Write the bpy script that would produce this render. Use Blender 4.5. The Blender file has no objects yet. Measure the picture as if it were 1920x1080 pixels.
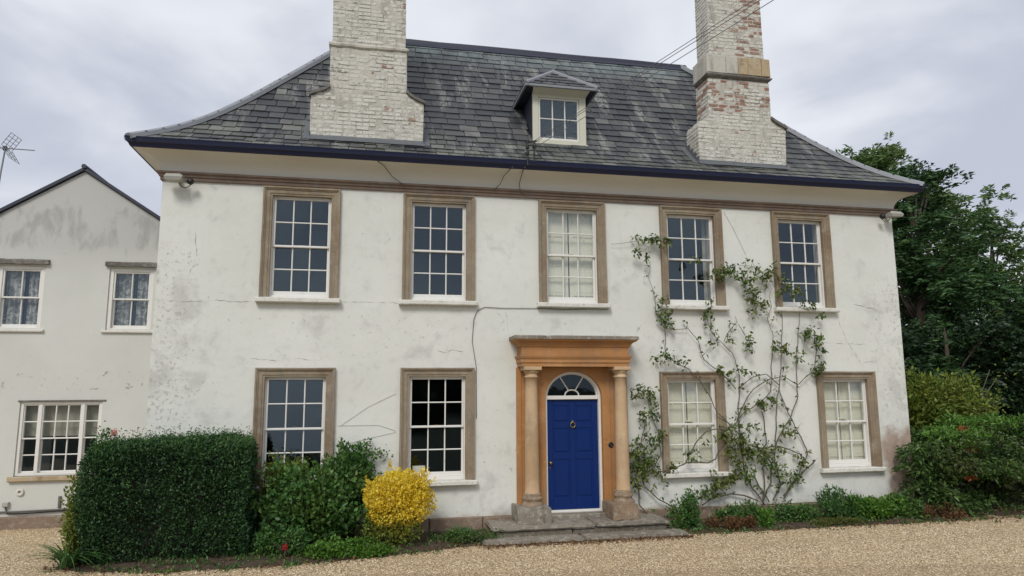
import bpy, bmesh, math, random
import numpy as np
from mathutils import Vector, Matrix

random.seed(7)
rng = np.random.default_rng(11)
R = math.radians
scene = bpy.context.scene
COL = scene.collection

# ------------------------------------------------------------------ camera
cam_data = bpy.data.cameras.new('camera')
cam = bpy.data.objects.new('camera', cam_data)
COL.objects.link(cam)
cam_data.sensor_width = 36.0
cam_data.lens = 24.227
cam_data.clip_end = 2000.0
CR = Vector((0.97979, -0.19996, -0.00566))
CU = Vector((-0.02314, -0.14142, 0.98968))
CD = Vector((0.19869, 0.96955, 0.14319))
rot = Matrix((CR, CU, -CD)).transposed()
cam.matrix_world = Matrix.Translation((0.0, -12.0, 2.42)) @ rot.to_4x4()
scene.camera = cam
scene.render.resolution_x, scene.render.resolution_y = 1024, 576

# ------------------------------------------------------------------ light
SUN_ELEV, SUN_AZ = R(43), R(-155)          # azimuth from +y clockwise: behind the viewer, to the left
world = bpy.data.worlds.new('World')
scene.world = world
world.use_nodes = True
wn, wl = world.node_tree.nodes, world.node_tree.links
wn.clear()
w_out = wn.new('ShaderNodeOutputWorld')
w_bg = wn.new('ShaderNodeBackground')
w_bg.inputs['Strength'].default_value = 0.1
sky = wn.new('ShaderNodeTexSky')
sky.sky_type = 'NISHITA'
sky.sun_disc = False
sky.sun_elevation = SUN_ELEV
sky.sun_rotation = SUN_AZ
sky.air_density, sky.dust_density, sky.ozone_density = 1.0, 2.5, 1.0
tc = wn.new('ShaderNodeTexCoord')
mp = wn.new('ShaderNodeMapping')
mp.inputs['Scale'].default_value = (1.0, 1.0, 2.4)
mp.inputs['Rotation'].default_value = (0.0, R(8), R(20))
nz = wn.new('ShaderNodeTexNoise')
nz.inputs['Scale'].default_value = 2.3
nz.inputs['Detail'].default_value = 5.0
nz.inputs['Roughness'].default_value = 0.48
nz.inputs['Distortion'].default_value = 0.35
cr = wn.new('ShaderNodeValToRGB')
cr.color_ramp.interpolation = 'EASE'
cr.color_ramp.elements[0].position = 0.37
cr.color_ramp.elements[0].color = (4.35, 4.6, 5.4, 1)
cr.color_ramp.elements[1].position = 0.62
cr.color_ramp.elements[1].color = (6.7, 6.9, 7.3, 1)
mx = wn.new('ShaderNodeMix')
mx.data_type = 'RGBA'
mx.inputs['Factor'].default_value = 0.93
wl.new(tc.outputs['Generated'], mp.inputs['Vector'])
wl.new(mp.outputs['Vector'], nz.inputs['Vector'])
wl.new(nz.outputs['Fac'], cr.inputs['Fac'])
wl.new(sky.outputs['Color'], mx.inputs['A'])
wl.new(cr.outputs['Color'], mx.inputs['B'])
wl.new(mx.outputs['Result'], w_bg.inputs['Color'])
wl.new(w_bg.outputs['Background'], w_out.inputs['Surface'])

sun_data = bpy.data.lights.new('sun', 'SUN')
sun_data.energy = 1.5
sun_data.angle = R(18)
sun_data.color = (1.0, 0.96, 0.9)
sun = bpy.data.objects.new('sun', sun_data)
COL.objects.link(sun)
sd = Vector((math.sin(SUN_AZ) * math.cos(SUN_ELEV), math.cos(SUN_AZ) * math.cos(SUN_ELEV), math.sin(SUN_ELEV)))
sun.rotation_euler = sd.to_track_quat('Z', 'Y').to_euler()

scene.view_settings.view_transform = 'Standard'
scene.view_settings.look = 'None'
scene.view_settings.exposure = 0.36
scene.view_settings.gamma = 1.0
scene.render.engine = 'CYCLES'
scene.cycles.transparent_max_bounces = 12

# ------------------------------------------------------------------ material helpers
class NT:
    def __init__(self, name):
        self.m = bpy.data.materials.new(name)
        self.m.use_nodes = True
        self.n, self.l = self.m.node_tree.nodes, self.m.node_tree.links
        self.n.clear()
        self.out = self.n.new('ShaderNodeOutputMaterial')
        self.bsdf = self.n.new('ShaderNodeBsdfPrincipled')
        self.l.new(self.bsdf.outputs[0], self.out.inputs['Surface'])
        g = self.n.new('ShaderNodeNewGeometry')
        self.pos = g.outputs['Position']
        self.island = g.outputs['Random Per Island']
        self.nrm = g.outputs['Normal']
    def put(self, sock, v):
        if isinstance(v, bpy.types.NodeSocket):
            self.l.new(v, sock)
        else:
            if isinstance(v, (tuple, list)) and len(v) == 3 and len(sock.default_value) == 4:
                v = (*v, 1.0)
            sock.default_value = v
    def set(self, **k):
        for a, v in k.items():
            self.put(self.bsdf.inputs[a.replace('_', ' ')], v)
    def scaled(self, s, off=(0, 0, 0)):
        m = self.n.new('ShaderNodeMapping')
        m.inputs['Scale'].default_value = s if isinstance(s, tuple) else (s, s, s)
        m.inputs['Location'].default_value = off
        self.l.new(self.pos, m.inputs['Vector'])
        return m.outputs[0]
    def noise(self, scale, detail=4.0, rough=0.5, dist=0.0, stretch=None, off=(0, 0, 0)):
        t = self.n.new('ShaderNodeTexNoise')
        t.inputs['Scale'].default_value = scale
        t.inputs['Detail'].default_value = detail
        t.inputs['Roughness'].default_value = rough
        t.inputs['Distortion'].default_value = dist
        self.l.new(self.scaled(stretch or (1., 1., 1.), off), t.inputs['Vector'])
        return t.outputs['Fac']
    def voronoi(self, scale, feature='F1', stretch=None, out='Distance'):
        t = self.n.new('ShaderNodeTexVoronoi')
        t.feature = feature
        t.inputs['Scale'].default_value = scale
        self.l.new(self.scaled(stretch or (1., 1., 1.)), t.inputs['Vector'])
        return t.outputs[out]
    def ramp(self, fac, stops, interp='LINEAR'):
        r = self.n.new('ShaderNodeValToRGB')
        r.color_ramp.interpolation = interp
        e = r.color_ramp.elements
        while len(e) < len(stops):
            e.new(0.5)
        for i, (p, c) in enumerate(stops):
            e[i].position = p
            e[i].color = (*c, 1) if isinstance(c, (tuple, list)) else (c, c, c, 1)
        self.put(r.inputs['Fac'], fac)
        return r.outputs['Color']
    def mix(self, fac, a, b, mode='MIX'):
        m = self.n.new('ShaderNodeMix')
        m.data_type = 'RGBA'
        m.blend_type = mode
        self.put(m.inputs['Factor'], fac)
        self.put(m.inputs['A'], a)
        self.put(m.inputs['B'], b)
        return m.outputs['Result']
    def math(self, op, a, b=0.0, clamp=False):
        m = self.n.new('ShaderNodeMath')
        m.operation = op
        m.use_clamp = clamp
        self.put(m.inputs[0], a)
        self.put(m.inputs[1], b)
        return m.outputs[0]
    def sep(self):
        s = self.n.new('ShaderNodeSeparateXYZ')
        self.l.new(self.pos, s.inputs[0])
        return s.outputs
    def mrange(self, v, a, b, c=0.0, d=1.0):
        m = self.n.new('ShaderNodeMapRange')
        m.interpolation_type = 'SMOOTHSTEP'
        self.put(m.inputs['Value'], v)
        for k, x in zip(('From Min', 'From Max', 'To Min', 'To Max'), (a, b, c, d)):
            m.inputs[k].default_value = x
        return m.outputs[0]
    def rnd(self):
        o = self.n.new('ShaderNodeObjectInfo')
        return self.math('FRACT', self.math('ADD', o.outputs['Random'], self.island))
    def bump(self, h, strength=0.3, dist=0.02):
        b = self.n.new('ShaderNodeBump')
        b.inputs['Strength'].default_value = strength
        b.inputs['Distance'].default_value = dist
        self.put(b.inputs['Height'], h)
        self.l.new(b.outputs[0], self.bsdf.inputs['Normal'])

def mat_render_wall():
    t = NT('limewashed_render')
    x, y, z = t.sep()
    base = t.ramp(t.noise(0.55, 5, 0.55), [(0.3, (0.63, 0.645, 0.59)), (0.7, (0.735, 0.75, 0.70))])
    base = t.mix(t.math('MULTIPLY', t.noise(2.6, 6, 0.6), 0.45), base, (0.65, 0.65, 0.61))
    # grey weathering that gathers near the house corners, over the lower wall and around the doorcase
    left = t.mrange(x, -1.9, -3.3)
    right = t.mrange(x, 8.9, 10.3)
    mid = t.math('MULTIPLY', t.mrange(x, 0.9, 2.2), t.mrange(x, 3.4, 2.3))
    mid = t.math('MULTIPLY', mid, t.mrange(z, 4.0, 3.3))
    band = t.math('MULTIPLY', t.mrange(z, 2.6, 3.0), t.mrange(z, 3.9, 3.5))
    low = t.mrange(z, 0.95, 0.15)
    edge = t.math('MAXIMUM', t.math('MAXIMUM', left, right), t.math('MAXIMUM', t.math('MULTIPLY', mid, 0.45), t.math('MULTIPLY', band, 0.5)))
    edge = t.math('MAXIMUM', edge, t.math('MULTIPLY', low, 0.8))
    edge = t.math('MULTIPLY', edge, t.mrange(z, 5.3, 4.3))
    edge = t.math('ADD', t.math('MULTIPLY', edge, 0.13), t.math('MULTIPLY', t.math('SUBTRACT', t.noise(0.9, 3, 0.5, off=(3, 1, 4)), 0.5), 0.16))
    fl = t.noise(15.0, 7, 0.66, 0.35)
    flake = t.mrange(t.math('ADD', fl, edge), 0.685, 0.74)
    base = t.mix(t.math('MULTIPLY', flake, 0.45), base, (0.30, 0.285, 0.255))
    soft = t.mrange(t.math('ADD', t.noise(2.2, 6, 0.62, 0.3, off=(7, 2, 1)), edge), 0.56, 0.78)
    base = t.mix(t.math('MULTIPLY', soft, 0.5), base, (0.40, 0.40, 0.375))
    mott = t.mrange(t.noise(5.5, 8, 0.72, 0.2, off=(6, 6, 1)), 0.5, 0.72)
    base = t.mix(t.math('MULTIPLY', mott, 0.26), base, (0.44, 0.44, 0.41))
    # pin-hole chips
    chip = t.mrange(t.voronoi(3.2), 0.045, 0.02)
    base = t.mix(t.math('MULTIPLY', chip, 0.6), base, (0.22, 0.2, 0.18))
    # rain streaks
    st = t.mrange(t.noise(1.0, 5, 0.6, 0.2, stretch=(6.0, 1, 0.45)), 0.58, 0.8)
    base = t.mix(t.math('MULTIPLY', st, 0.22), base, (0.42, 0.42, 0.38))
    # bare pinkish plaster patch at the right-hand corner, near the ground
    pat = t.math('MULTIPLY', t.mrange(t.math('ADD', x, t.math('MULTIPLY', t.noise(2.5, 5, 0.6), 0.7)), 10.05, 10.32), t.mrange(t.math('ADD', z, t.noise(2.0, 4, 0.6, off=(1, 5, 2))), 2.25, 1.9))
    base = t.mix(t.math('MULTIPLY', pat, 0.85), base, t.ramp(t.noise(6, 5, 0.6), [(0.3, (0.25, 0.165, 0.12)), (0.7, (0.42, 0.30, 0.235))]))
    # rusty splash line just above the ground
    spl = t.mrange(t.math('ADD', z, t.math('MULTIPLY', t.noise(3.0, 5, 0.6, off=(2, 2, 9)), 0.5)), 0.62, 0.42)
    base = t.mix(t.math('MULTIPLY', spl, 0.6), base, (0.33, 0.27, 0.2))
    t.set(Base_Color=base, Roughness=0.92)
    t.bsdf.inputs['Specular IOR Level'].default_value = 0.2
    h = t.math('ADD', t.math('MULTIPLY', t.noise(1.3, 3, 0.5), 1.6), t.math('MULTIPLY', t.noise(28, 5, 0.7), 0.25))
    h = t.math('SUBTRACT', h, t.math('MULTIPLY', flake, 0.22))
    t.bump(h, 0.5, 0.03)
    return t.m

def mat_wing_wall():
    t = NT('weathered_wing_render')
    x, y, z = t.sep()
    base = t.ramp(t.noise(0.7, 5, 0.55), [(0.3, (0.53, 0.54, 0.50)), (0.7, (0.61, 0.62, 0.58))])
    top = t.mrange(z, 4.4, 5.3)
    base = t.mix(t.math('MULTIPLY', top, 0.7), base, (0.44, 0.44, 0.43))
    st = t.mrange(t.math('ADD', t.noise(1.0, 7, 0.65, 0.35, stretch=(3.4, 1, 1.5)), t.math('MULTIPLY', t.math('MULTIPLY', t.mrange(z, 4.85, 5.2), t.mrange(z, 6.1, 5.7)), 0.15)), 0.58, 0.78)
    base = t.mix(t.math('MULTIPLY', st, t.math('ADD', t.math('MULTIPLY', top, 0.38), 0.12)), base, (0.24, 0.25, 0.24))
    fl = t.mrange(t.math('ADD', t.noise(8.0, 7, 0.68, 0.6, off=(3, 3, 3)), t.math('MULTIPLY', t.math('MULTIPLY', t.mrange(z, 2.2, 2.5), t.mrange(z, 2.95, 2.7)), 0.1)), 0.68, 0.73)
    base = t.mix(t.math('MULTIPLY', fl, 0.65), base, (0.2, 0.19, 0.17))
    t.set(Base_Color=base, Roughness=0.92)
    t.bump(t.math('ADD', t.noise(1.5, 3), t.math('MULTIPLY', t.noise(30, 5, 0.7), 0.25)), 0.4, 0.03)
    return t.m

def mat_sandstone(name, c0, c1, grey=0.35, lichen=0.0):
    t = NT(name)
    b = t.ramp(t.noise(1.1, 5, 0.6, off=(2, 0, 5)), [(0.25, c0), (0.75, c1)])
    b = t.mix(t.math('MULTIPLY', t.mrange(t.noise(1.2, 6, 0.65, 0.4, stretch=(5, 5, 0.8)), 0.45, 0.75), grey), b, (0.20, 0.185, 0.16))
    b = t.mix(t.math('MULTIPLY', t.mrange(t.noise(4.2, 6, 0.7, 0.5, off=(5, 5, 2)), 0.5, 0.7), 0.3), b, tuple(min(0.7, v * 1.25 + 0.06) for v in c1))
    sp = t.mrange(t.noise(38, 4, 0.7), 0.57, 0.7)
    b = t.mix(t.math('MULTIPLY', sp, 0.4), b, (0.12, 0.10, 0.08))
    if lichen:
        li = t.mrange(t.noise(11, 6, 0.7, 0.5, off=(1, 8, 3)), 0.52, 0.6)
        b = t.mix(t.math('MULTIPLY', li, lichen), b, (0.46, 0.45, 0.39))
        dk = t.mrange(t.noise(6, 6, 0.7, 0.5, off=(9, 3, 3)), 0.55, 0.65)
        b = t.mix(t.math('MULTIPLY', dk, lichen), b, (0.07, 0.065, 0.05))
    t.set(Base_Color=b, Roughness=0.9)
    t.bsdf.inputs['Specular IOR Level'].default_value = 0.2
    t.bump(t.math('ADD', t.noise(9, 5, 0.6), t.math('MULTIPLY', t.noise(60, 4, 0.7), 0.4)), 0.35, 0.012)
    return t.m

def mat_paint(name, c, dirt=0.35, rough=0.45, dirtc=(0.33, 0.31, 0.26), cover=0.58):
    t = NT(name)
    d = t.mrange(t.noise(14, 6, 0.7, 0.4), cover, cover + 0.14)
    b = t.mix(t.math('MULTIPLY', d, dirt), c, dirtc)
    b = t.mix(t.math('MULTIPLY', t.noise(1.3, 4), 0.25), b, tuple(v * 0.8 for v in c))
    t.set(Base_Color=b, Roughness=rough)
    t.bump(t.noise(45, 4, 0.6), 0.12, 0.006)
    return t.m

def mat_slate():
    t = NT('welsh_slate')
    r = t.rnd()
    b = t.ramp(r, [(0.0, (0.018, 0.020, 0.026)), (0.3, (0.036, 0.039, 0.045)), (0.6, (0.056, 0.059, 0.062)), (0.88, (0.085, 0.087, 0.085)), (1.0, (0.17, 0.17, 0.16))])
    x, y, z = t.sep()
    # lichen bloom and lead run-off running down the slope
    st = t.noise(1.0, 7, 0.62, 0.5, stretch=(2.6, 0.55, 0.55))
    stm = t.mrange(st, 0.50, 0.66)
    brk = t.mrange(t.noise(9, 6, 0.7, 0.4, stretch=(1.5, 0.7, 0.7), off=(1, 2, 3)), 0.36, 0.62)
    b = t.mix(t.math('MULTIPLY', t.math('MULTIPLY', stm, brk), 0.85), b, (0.27, 0.275, 0.25))
    top = t.math('MULTIPLY', t.mrange(z, 9.3, 10.15), t.mrange(t.noise(1.4, 4, 0.6), 0.3, 0.6))
    b = t.mix(t.math('MULTIPLY', top, 0.6), b, (0.22, 0.27, 0.27))
    gr = t.math('MULTIPLY', t.mrange(z, 7.6, 6.5), t.mrange(t.noise(2.0, 6, 0.65, off=(4, 4, 4)), 0.4, 0.62))
    b = t.mix(t.math('MULTIPLY', gr, 0.55), b, (0.17, 0.18, 0.14))
    dk = t.mrange(t.noise(1.7, 6, 0.6, 0.3, off=(9, 1, 2)), 0.52, 0.7)
    b = t.mix(t.math('MULTIPLY', dk, 0.55), b, (0.026, 0.03, 0.034))
    sp = t.mrange(t.noise(24, 5, 0.7), 0.6, 0.72)
    b = t.mix(t.math('MULTIPLY', sp, 0.4), b, (0.22, 0.225, 0.19))
    t.set(Base_Color=b, Roughness=t.math('ADD', 0.42, t.math('MULTIPLY', r, 0.25)))
    t.bump(t.noise(30, 5, 0.65, stretch=(1, 1, 3)), 0.35, 0.008)
    return t.m

def mat_brick():
    t = NT('flaking_painted_brick')
    x, y, z = t.sep()
    r = t.rnd()
    red = t.ramp(r, [(0.0, (0.20, 0.095, 0.07)), (0.5, (0.29, 0.145, 0.105)), (1.0, (0.33, 0.20, 0.145))])
    paint = t.ramp(t.noise(2.1, 6, 0.65), [(0.3, (0.54, 0.52, 0.455)), (0.72, (0.71, 0.70, 0.64))])
    # bare areas: broad on the right-hand stack, small chips on the left-hand stack
    zone = t.math('MULTIPLY', t.math('MULTIPLY', t.mrange(x, 6.3, 6.6), t.mrange(x, 7.45, 7.15)), t.math('MULTIPLY', t.mrange(z, 7.75, 7.95), t.mrange(z, 8.7, 8.5)))
    zone2 = t.math('MULTIPLY', t.mrange(x, 6.9, 7.4), t.math('MULTIPLY', t.mrange(z, 9.0, 9.3), t.mrange(z, 10.6, 10.3)))
    zone3 = t.math('MULTIPLY', t.mrange(x, 7.55, 7.7), t.math('MULTIPLY', t.mrange(z, 7.85, 8.0), t.mrange(z, 8.6, 8.4)))
    zone = t.math('MAXIMUM', t.math('MAXIMUM', zone, t.math('MULTIPLY', zone2, 0.75)), zone3)
    k = t.math('ADD', t.math('ADD', t.math('MULTIPLY', t.noise(3.0, 5, 0.6, off=(5, 2, 8)), 0.6), t.math('MULTIPLY', r, 0.3)), t.math('MULTIPLY', zone, 0.22))
    bare = t.mrange(k, 0.605, 0.66)
    b = t.mix(bare, paint, red)
    gr = t.mrange(t.math('ADD', t.noise(16, 7, 0.72, 0.6), t.math('MULTIPLY', t.noise(1.2, 3, 0.5, off=(3, 0, 1)), 0.2)), 0.63, 0.72)
    b = t.mix(t.math('MULTIPLY', gr, 0.75), b, (0.16, 0.145, 0.12))
    wash = t.mrange(t.noise(20, 5, 0.7, off=(2, 6, 3)), 0.55, 0.7)
    b = t.mix(t.math('MULTIPLY', wash, 0.4), b, (0.6, 0.58, 0.52))
    t.set(Base_Color=b, Roughness=0.93)
    t.bump(t.math('ADD', t.noise(22, 6, 0.7), t.math('MULTIPLY', t.noise(70, 3, 0.6), 0.4)), 0.7, 0.02)
    return t.m

def mat_gravel(name='gravel', stones=False):
    t = NT(name)
    if stones:
        c = t.ramp(t.island, [(0.0, (0.36, 0.25, 0.13)), (0.25, (0.58, 0.44, 0.26)), (0.6, (0.73, 0.585, 0.375)), (0.92, (0.80, 0.69, 0.49)), (1.0, (0.86, 0.80, 0.66))])
    else:
        v = t.voronoi(38, out='Color')
        s = t.n.new('ShaderNodeSeparateColor')
        t.l.new(v, s.inputs[0])
        c = t.ramp(s.outputs[0], [(0.0, (0.34, 0.245, 0.135)), (0.4, (0.56, 0.43, 0.265)), (0.8, (0.68, 0.55, 0.37)), (1.0, (0.76, 0.66, 0.5))])
        c = t.mix(t.mrange(t.voronoi(38), 0.35, 0.6), c, (0.26, 0.18, 0.10))
        d = t.voronoi(38)
        t.bump(t.math('SUBTRACT', 1.0, d), 0.8, 0.02)
    x_, y_, z_ = t.sep()
    trk = t.mrange(t.noise(1.0, 4, 0.6, 0.3, stretch=(0.22, 1.3, 1)), 0.5, 0.68)
    c = t.mix(t.math('MULTIPLY', trk, 0.3), c, (0.36, 0.26, 0.15))
    big = t.mrange(t.noise(0.8, 5, 0.6), 0.35, 0.7)
    c = t.mix(t.math('MULTIPLY', big, 0.2), c, (0.55, 0.40, 0.22))
    t.set(Base_Color=c, Roughness=0.85)
    return t.m

def mat_soil():
    t = NT('bare_soil')
    c = t.ramp(t.noise(14, 7, 0.7), [(0.3, (0.04, 0.028, 0.018)), (0.6, (0.10, 0.072, 0.045)), (0.8, (0.19, 0.14, 0.09))])
    t.set(Base_Color=c, Roughness=0.95)
    t.bump(t.noise(26, 6, 0.7), 0.9, 0.05)
    return t.m

def mat_leaf(name, cols, trans=0.25, rough=0.5, patch=1.2, patchc=None, patchf=0.5):
    t = NT(name)
    n = len(cols)
    c = t.ramp(t.rnd(), [(i / (n - 1), cc) for i, cc in enumerate(cols)])
    if patchc:
        c = t.mix(t.math('MULTIPLY', t.mrange(t.noise(patch, 3, 0.55), 0.45, 0.65), patchf), c, patchc)
    t.set(Base_Color=c, Roughness=rough)
    t.bsdf.inputs['Specular IOR Level'].default_value = 0.35
    tr = t.n.new('ShaderNodeBsdfTranslucent')
    t.l.new(c, tr.inputs['Color'])
    ms = t.n.new('ShaderNodeMixShader')
    ms.inputs[0].default_value = trans
    t.l.new(t.bsdf.outputs[0], ms.inputs[1])
    t.l.new(tr.outputs[0], ms.inputs[2])
    t.l.new(ms.outputs[0], t.out.inputs['Surface'])
    return t.m

def mat_bark(name, c0, c1, sc=10):
    t = NT(name)
    c = t.ramp(t.noise(sc, 6, 0.7, stretch=(3, 3, 0.7)), [(0.3, c0), (0.7, c1)])
    t.set(Base_Color=c, Roughness=0.9)
    t.bump(t.noise(sc * 2, 5, 0.7, stretch=(3, 3, 0.6)), 0.6, 0.02)
    return t.m

def mat_plain(name, c, rough=0.6, metal=0.0, var=0.25, sc=6.0):
    t = NT(name)
    b = t.mix(t.math('MULTIPLY', t.noise(sc, 5, 0.6), var * 2), c, tuple(v * 0.55 for v in c))
    t.set(Base_Color=b, Roughness=rough, Metallic=metal)
    return t.m

def mat_glass():
    t = NT('old_window_glass')
    t.n.remove(t.bsdf)
    tr = t.n.new('ShaderNodeBsdfTransparent')
    tr.inputs[0].default_value = (0.95, 0.955, 0.94, 1)
    gl = t.n.new('ShaderNodeBsdfGlossy')
    gl.inputs['Roughness'].default_value = 0.015
    gl.inputs['Color'].default_value = (0.68, 0.85, 1.0, 1)
    b = t.n.new('ShaderNodeBump')
    b.inputs['Strength'].default_value = 0.05
    b.inputs['Distance'].default_value = 0.02
    t.put(b.inputs['Height'], t.noise(3.0, 2, 0.5))
    t.l.new(b.outputs[0], gl.inputs['Normal'])
    lw = t.n.new('ShaderNodeLayerWeight')
    lw.inputs['Blend'].default_value = 0.5
    f5 = t.math('POWER', lw.outputs['Facing'], 5.0)
    fac = t.math('ADD', t.math('MULTIPLY', f5, 0.94), 0.05)
    ms = t.n.new('ShaderNodeMixShader')
    t.l.new(fac, ms.inputs[0])
    t.l.new(tr.outputs[0], ms.inputs[1])
    t.l.new(gl.outputs[0], ms.inputs[2])
    t.l.new(ms.outputs[0], t.out.inputs['Surface'])
    return t.m

def mat_net():
    t = NT('patterned_net_curtain')
    v = t.mrange(t.noise(9, 5, 0.6, 1.0), 0.48, 0.56)
    c = t.mix(v, (0.20, 0.21, 0.22), (0.46, 0.47, 0.47))
    t.set(Base_Color=c, Roughness=0.9)
    return t.m

M = {}
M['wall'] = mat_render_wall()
M['wing'] = mat_wing_wall()
M['arch'] = mat_sandstone('weathered_brown_stone', (0.19, 0.13, 0.08), (0.34, 0.29, 0.21), 0.85, 0.12)
M['frieze'] = mat_sandstone('dark_frieze_stone', (0.13, 0.10, 0.085), (0.23, 0.165, 0.125), 0.6)
M['ochre'] = mat_sandstone('ochre_painted_stone', (0.31, 0.14, 0.05), (0.47, 0.25, 0.105), 0.5)
M['ochre_pale'] = mat_sandstone('pale_ochre_stone', (0.41, 0.27, 0.15), (0.58, 0.43, 0.27), 0.5)
M['step'] = mat_sandstone('lichened_step_stone', (0.17, 0.15, 0.12), (0.28, 0.25, 0.205), 0.6, 0.5)
M['base'] = mat_sandstone('worn_base_stone', (0.20, 0.14, 0.09), (0.33, 0.25, 0.17), 0.5, 0.3)
M['plinth'] = mat_sandstone('brown_plinth_stone', (0.17, 0.12, 0.085), (0.27, 0.20, 0.145), 0.5, 0.25)
M['tanstone'] = mat_sandstone('tan_band_stone', (0.36, 0.27, 0.16), (0.48, 0.38, 0.24), 0.4, 0.4)
M['greystone'] = mat_sandstone('grey_lintel_stone', (0.10, 0.095, 0.09), (0.2, 0.185, 0.165), 0.5, 0.3)
M['white'] = mat_paint('old_white_paint', (0.74, 0.73, 0.69), 0.45)
M['sillwhite'] = mat_paint('worn_sill_paint', (0.66, 0.65, 0.59), 0.6, 0.6, cover=0.52)
M['cream'] = mat_paint('lichened_cream_paint', (0.60, 0.59, 0.48), 0.5, 0.6)
M['shutter'] = mat_paint('pale_shutter_paint', (0.78, 0.765, 0.66), 0.1, 0.5)
M['cove'] = mat_paint('cove_plaster', (0.72, 0.70, 0.63), 0.3, 0.85, (0.4, 0.36, 0.3), 0.6)
M['navy'] = mat_paint('navy_gutter_paint', (0.010, 0.014, 0.045), 0.3, 0.38, (0.05, 0.06, 0.08))
M['blue'] = mat_paint('royal_blue_gloss', (0.0015, 0.021, 0.13), 0.35, 0.42, (0.02, 0.03, 0.09), 0.62)
M['blue'].node_tree.nodes['Principled BSDF'].inputs['Specular IOR Level'].default_value = 0.25
M['slate'] = mat_slate()
M['lead'] = mat_plain('weathered_lead', (0.27, 0.285, 0.31), 0.55, 0.0, 0.3, 5)
M['lead_dark'] = mat_plain('dark_ridge_lead', (0.022, 0.026, 0.05), 0.5, 0.0, 0.3, 5)
M['lead_dull'] = mat_plain('dull_flashing_lead', (0.13, 0.14, 0.15), 0.6, 0.0, 0.35, 8)
M['riser'] = mat_sandstone('mossy_riser_stone', (0.085, 0.075, 0.055), (0.16, 0.14, 0.105), 0.6, 0.3)
M['under'] = mat_plain('dark_underlay', (0.03, 0.03, 0.03), 0.95)
M['brick'] = mat_brick()
M['mortar'] = mat_sandstone('limewashed_mortar', (0.44, 0.42, 0.36), (0.58, 0.555, 0.485), 0.7, 0.16)
M['gravel'] = mat_gravel()
M['stones'] = mat_gravel('gravel_stones', True)
M['soil'] = mat_soil()
M['earth'] = mat_plain('rough_grass_ground', (0.05, 0.06, 0.025), 0.95)
M['glass'] = mat_glass()
M['net'] = mat_net()
M['blind'] = mat_plain('cream_roller_blind', (0.42, 0.41, 0.35), 0.9)
M['curtain'] = mat_plain('dark_blue_curtain', (0.02, 0.03, 0.10), 0.9)
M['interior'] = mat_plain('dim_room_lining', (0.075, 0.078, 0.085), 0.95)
M['black'] = mat_plain('black_iron', (0.012, 0.012, 0.014), 0.45)
M['cable'] = mat_plain('grey_cable', (0.13, 0.125, 0.115), 0.7)
M['wire'] = mat_plain('overhead_wire_sheath', (0.16, 0.16, 0.17), 0.6)
M['galv'] = mat_plain('dull_aluminium', (0.30, 0.31, 0.32), 0.5, 0.6)
M['lampgrey'] = mat_plain('aged_lamp_housing', (0.42, 0.42, 0.38), 0.5)
M['brass'] = mat_plain('tarnished_brass', (0.30, 0.24, 0.12), 0.35, 0.9)
M['crack'] = mat_plain('shaded_crack', (0.19, 0.175, 0.15), 0.95)

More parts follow.
